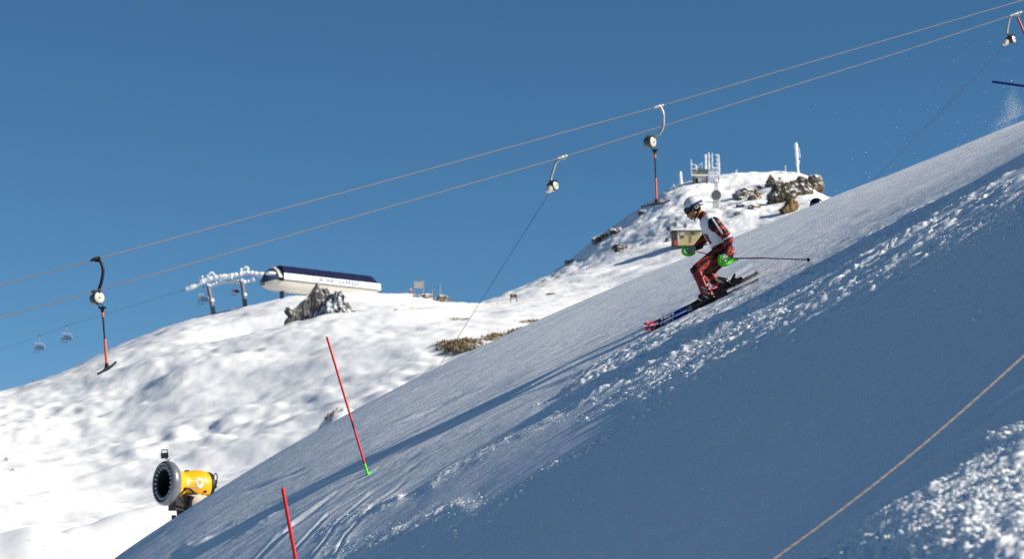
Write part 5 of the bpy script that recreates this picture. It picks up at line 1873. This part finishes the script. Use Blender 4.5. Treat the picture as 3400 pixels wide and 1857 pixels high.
    ski_pole(hF, dirF, tipF, [(2276, 816, 0), (2268, 826, 0), (2266, 838, 0), (2274, 846, 0), (2288, 849, 0), (2300, 845, .02), (2308, 838, .04)], YM + .20, 'ski pole in the farther hand, mostly hidden behind the racer', False)

    # ---- skis
    def ski(tip_px, tail_px, yref, label, toe_px, heel_px):
        tp, tl = ground_at(*tip_px), ground_at(*tail_px)
        yt = .5 * (tp.y + tl.y); sl_ = tp.y - tl.y
        tp = P(tip_px[0], tip_px[1], yref + sl_ * .25); tl = P(tail_px[0], tail_px[1], yref - sl_ * .25)
        d = (tp - tl).normalized(); L = (tp - tl).length
        nrm = Vector((-.50, -.62, .80)); nrm = (nrm - d * nrm.dot(d)).normalized(); w = d.cross(nrm).normalized()
        q = empty('ski', tl.lerp(tp, .5), label, 'ski', 'skis of the racer')
        ns = 40
        rings = []; along = []
        for i in range(ns + 1):
            s_ = i / ns                                  # 0 tail .. 1 tip
            hw = .033 + .018 * (abs(s_ - .42) / .58) ** 2 * (1.0 if s_ > .42 else 1.5)
            if s_ > .95: hw *= math.sqrt(max(.02, 1 - ((s_ - .95) / .05) ** 2))
            if s_ < .02: hw *= .86
            th = .007 + .012 * math.exp(-((s_ - .45) / .28) ** 2)
            lift = .07 * max(0, (s_ - .90) / .10) ** 2 + .015 * max(0, (.06 - s_) / .06) ** 2
            c = tl + d * (L * s_) + nrm * (lift + .004)
            rings.append([c - w * hw, c + w * hw, c + w * hw * .9 + nrm * th, c - w * hw * .9 + nrm * th])
            along += [1 - s_] * 4
        b_ = MB(); b_.loft(rings)
        o_ = b_.build('ski_body', M['ski'], q, smooth=False)
        at = o_.data.attributes.new('along', 'FLOAT', 'POINT'); at.data.foreach_set('value', along)
        MB().loft([[r[0] - nrm * .003 - w * .001, r[1] - nrm * .003 + w * .001, r[1] + nrm * .0005 + w * .001, r[0] + nrm * .0005 - w * .001] for r in rings]).build('steel_edge', M['ski_edge'], q)
        rot = Matrix((d, w, nrm)).transposed()
        pa = P(toe_px[0], toe_px[1], yref); pb = P(heel_px[0], heel_px[1], yref)
        def on(p): return tl + d * (p - tl).dot(d) + nrm * .024
        ca, cb = on(pa), on(pb)
        MB().box(ca.lerp(cb, .5), (ca - cb).length + .16, .058, .016, rot).build('riser_plate', M['black'], q)
        tb = MB(); tb.box(ca + d * .035 + nrm * .025, .07, .058, .045, rot); tb.box(ca + d * .02 + nrm * .05, .05, .05, .02, rot)
        tb.build('toe_binding', M['silver'], q)
        hb_ = MB(); hb_.box(cb - d * .05 + nrm * .03, .09, .055, .05, rot); hb_.tube([cb - d * .03 + nrm * .05, cb - d * .10 + nrm * .12], [.022, .014], 8)
        hb_.box(cb - d * .13 + nrm * .02, .07, .05, .03, rot)
        hb_.build('heel_binding', M['boot'], q)
        # brand word along the shovel
        cu = bpy.data.curves.new('word', 'FONT'); cu.body = 'Hart'; cu.size = 1; cu.extrude = .002; cu.shear = .25; cu.offset = .02
        tmp = bpy.data.objects.new('word', cu); C.objects.link(tmp)
        me2 = eval_mesh(tmp); bpy.data.objects.remove(tmp)
        co = np.array([v.co[:] for v in me2.vertices]); s2 = .19 / (co[:, 0].max() - co[:, 0].min())
        wo = bpy.data.objects.new('lettering', me2); C.objects.link(wo); wo.parent = q
        wd = -w if (-w).z > 0 else w
        org = tl + d * (L * .865) + nrm * .0165 - wd * .028
        mw = Matrix.Translation(org) @ Matrix((-d, wd, (-d).cross(wd))).transposed().to_4x4() @ Matrix.Diagonal((s2, s2 * .85, s2 * .2, 1))
        wo.matrix_local = Matrix.Translation(q.location).inverted() @ mw
        me2.materials.clear(); me2.materials.append(M['white_print'])
        wo['kind'] = 'stuff'
        return q
    ski((2141, 1106), (2520, 934), YN, 'ski under the nearer boot of the racer', (2303, 1032), (2378, 996))
    ski((2143, 1090), (2518, 910), YF, 'ski under the farther boot of the racer', (2353, 988), (2428, 951))


skier()


# ------------------------------------------------------------------ a second person behind the crest
def onlooker():
    Y = 46.0
    k = 1.0
    hc = P(2709, 682, Y)
    feet_z = hc.z - 1.30
    t = empty('person', Vector((hc.x - .1, Y, feet_z)), 'person in black with a black helmet, half hidden behind the slope crest', 'person')
    b = MB()
    V3 = lambda x, y, z: hc + Vector((x, y, z))
    pel = V3(.12, 0, -.72); che = V3(-.03, 0, -.36); nk = V3(-.01, 0, -.17)
    capsule(b, pel, .13, che, .14, 1.35); capsule(b, che, .13, nk, .06, 1.3); capsule(b, nk, .06, hc, .085, 1)
    for s in (-1, 1):
        sh = V3(-.05, s * .19, -.27); el = V3(-.20, s * .24, -.45); wr = V3(-.38, s * .15, -.52)
        capsule(b, sh, .075, el, .058); capsule(b, el, .058, wr, .045)
        hp = pel + Vector((0, s * .1, 0)); kn = V3(-.18, s * .14, -.92); an = V3(.02, s * .14, -1.22)
        capsule(b, hp, .11, kn, .075); capsule(b, kn, .075, an, .06); capsule(b, an, .06, an + Vector((-.18, 0, -.04)), .05)
        capsule(b, wr, .05, wr + Vector((-.07, 0, -.02)), .045)
    b.ellipsoid(V3(-.10, 0, -.04), [Vector((.03, 0, 0)), Vector((0, .03, 0)), Vector((0, 0, .03))])
    Vv, Fc, N = remesh(b, 'body', .014, 3, .5)
    m = MB(); m.add(Vv.tolist(), Fc); m.build('body', M['black_suit'], t)
    h = MB(); h.ellipsoid(V3(.01, 0, .03), [Vector((.125, 0, -.03)), Vector((0, .112, 0)), Vector((.03, 0, .115))], 20, 12)
    h.build('helmet', M['helmet_black'], t)
    g = MB()
    gr = []
    for a in np.linspace(-1.2, 1.2, 9):
        gr.append([V3(.0 - .128 * math.cos(a), .118 * math.sin(a), u) for u in (-.055, .01)])
    g.loft(gr, cap=False, closed=False)
    o = g.build('goggles', M['lens'], t); o.modifiers.new('thickness', 'SOLIDIFY').thickness = .012


onlooker()


# ------------------------------------------------------------------ airborne snow
def flakes(name, pts, rad, label):
    rs = np.random.RandomState(len(pts))
    tet = np.array([[1, 1, 1], [1, -1, -1], [-1, 1, -1], [-1, -1, 1]]) / math.sqrt(3)
    p = np.array(pts); n = len(p)
    rr = rad[0] * (rad[1] / rad[0]) ** (rs.uniform(0, 1, n) ** 3)
    A = rs.normal(size=(n, 3, 3)); Q, _ = np.linalg.qr(A)
    V = np.einsum('nij,kj->nki', Q, tet) * rr[:, None, None] + p[:, None, :]
    f = np.array([[0, 1, 2], [0, 3, 1], [0, 2, 3], [1, 3, 2]])
    Fc = (f[None] + 4 * np.arange(n)[:, None, None]).reshape(-1, 3)
    me = bpy.data.meshes.new(name); me.from_pydata(V.reshape(-1, 3).tolist(), [], Fc.tolist()); me.materials.append(M['snow_lump'])
    o = bpy.data.objects.new(name, me); C.objects.link(o)
    tag(o, label, 'snow spray', kind='stuff')



rs = np.random.RandomState(5)
pts = []
for _ in range(14000):                                    # plume trailing the ski tails
    f = rs.uniform() ** 1.2
    px = 2480 + 300 * f + rs.normal() * 10; crest_row = 938 - (px - 2490) * .47
    row = crest_row - abs(rs.normal()) * (8 + 26 * f) + rs.normal() * 5
    pts.append(P(px, row, YM - .15 - .5 * f + rs.normal() * .12))
flakes('ski_spray', pts, (.0010, .0024), 'fine plume of snow trailing behind the ski tails')
pts = []
for _ in range(9000):                                     # drift blown along the upper slope
    px = rs.uniform(2780, 3420); row0 = 742 - (px - 2780) * .40
    pts.append(P(px, row0 - abs(rs.normal()) * 30, 27.4 - (px - 2780) / 640 * 2.6 + rs.normal() * .2))
for cx_, cy_, sx_, sy_, n_ in ((3362, 395, 22, 46, 15000), (3330, 420, 30, 26, 5000), (2985, 560, 16, 26, 3200)):
    for _ in range(n_):
        v_ = abs(rs.normal()); px = cx_ + rs.normal() * sx_ * (1 - .25 * v_) + 6 * math.sin(v_ * 3)
        pts.append(P(px, cy_ + (3362 - px) * .42 - v_ * sy_, 36.5 + rs.normal() * .3))
flakes('drifting_spray', pts, (.0009, .0021), 'thin veil of blown snow along the upper slope')
pts = []
for _ in range(300):
    px = rs.uniform(2700, 3400) if rs.uniform() < .35 else 3400 - abs(rs.normal()) * 260
    row = rs.uniform(20, 1) * 0 + (400 + (3400 - px) * .42) - abs(rs.normal()) * 190
    if row > 5: pts.append(P(px, row, 29.5 + rs.normal() * 1.0))
flakes('flying_flakes', pts, (.0022, .0085), 'scattered snow flakes flying before the sky at upper right')
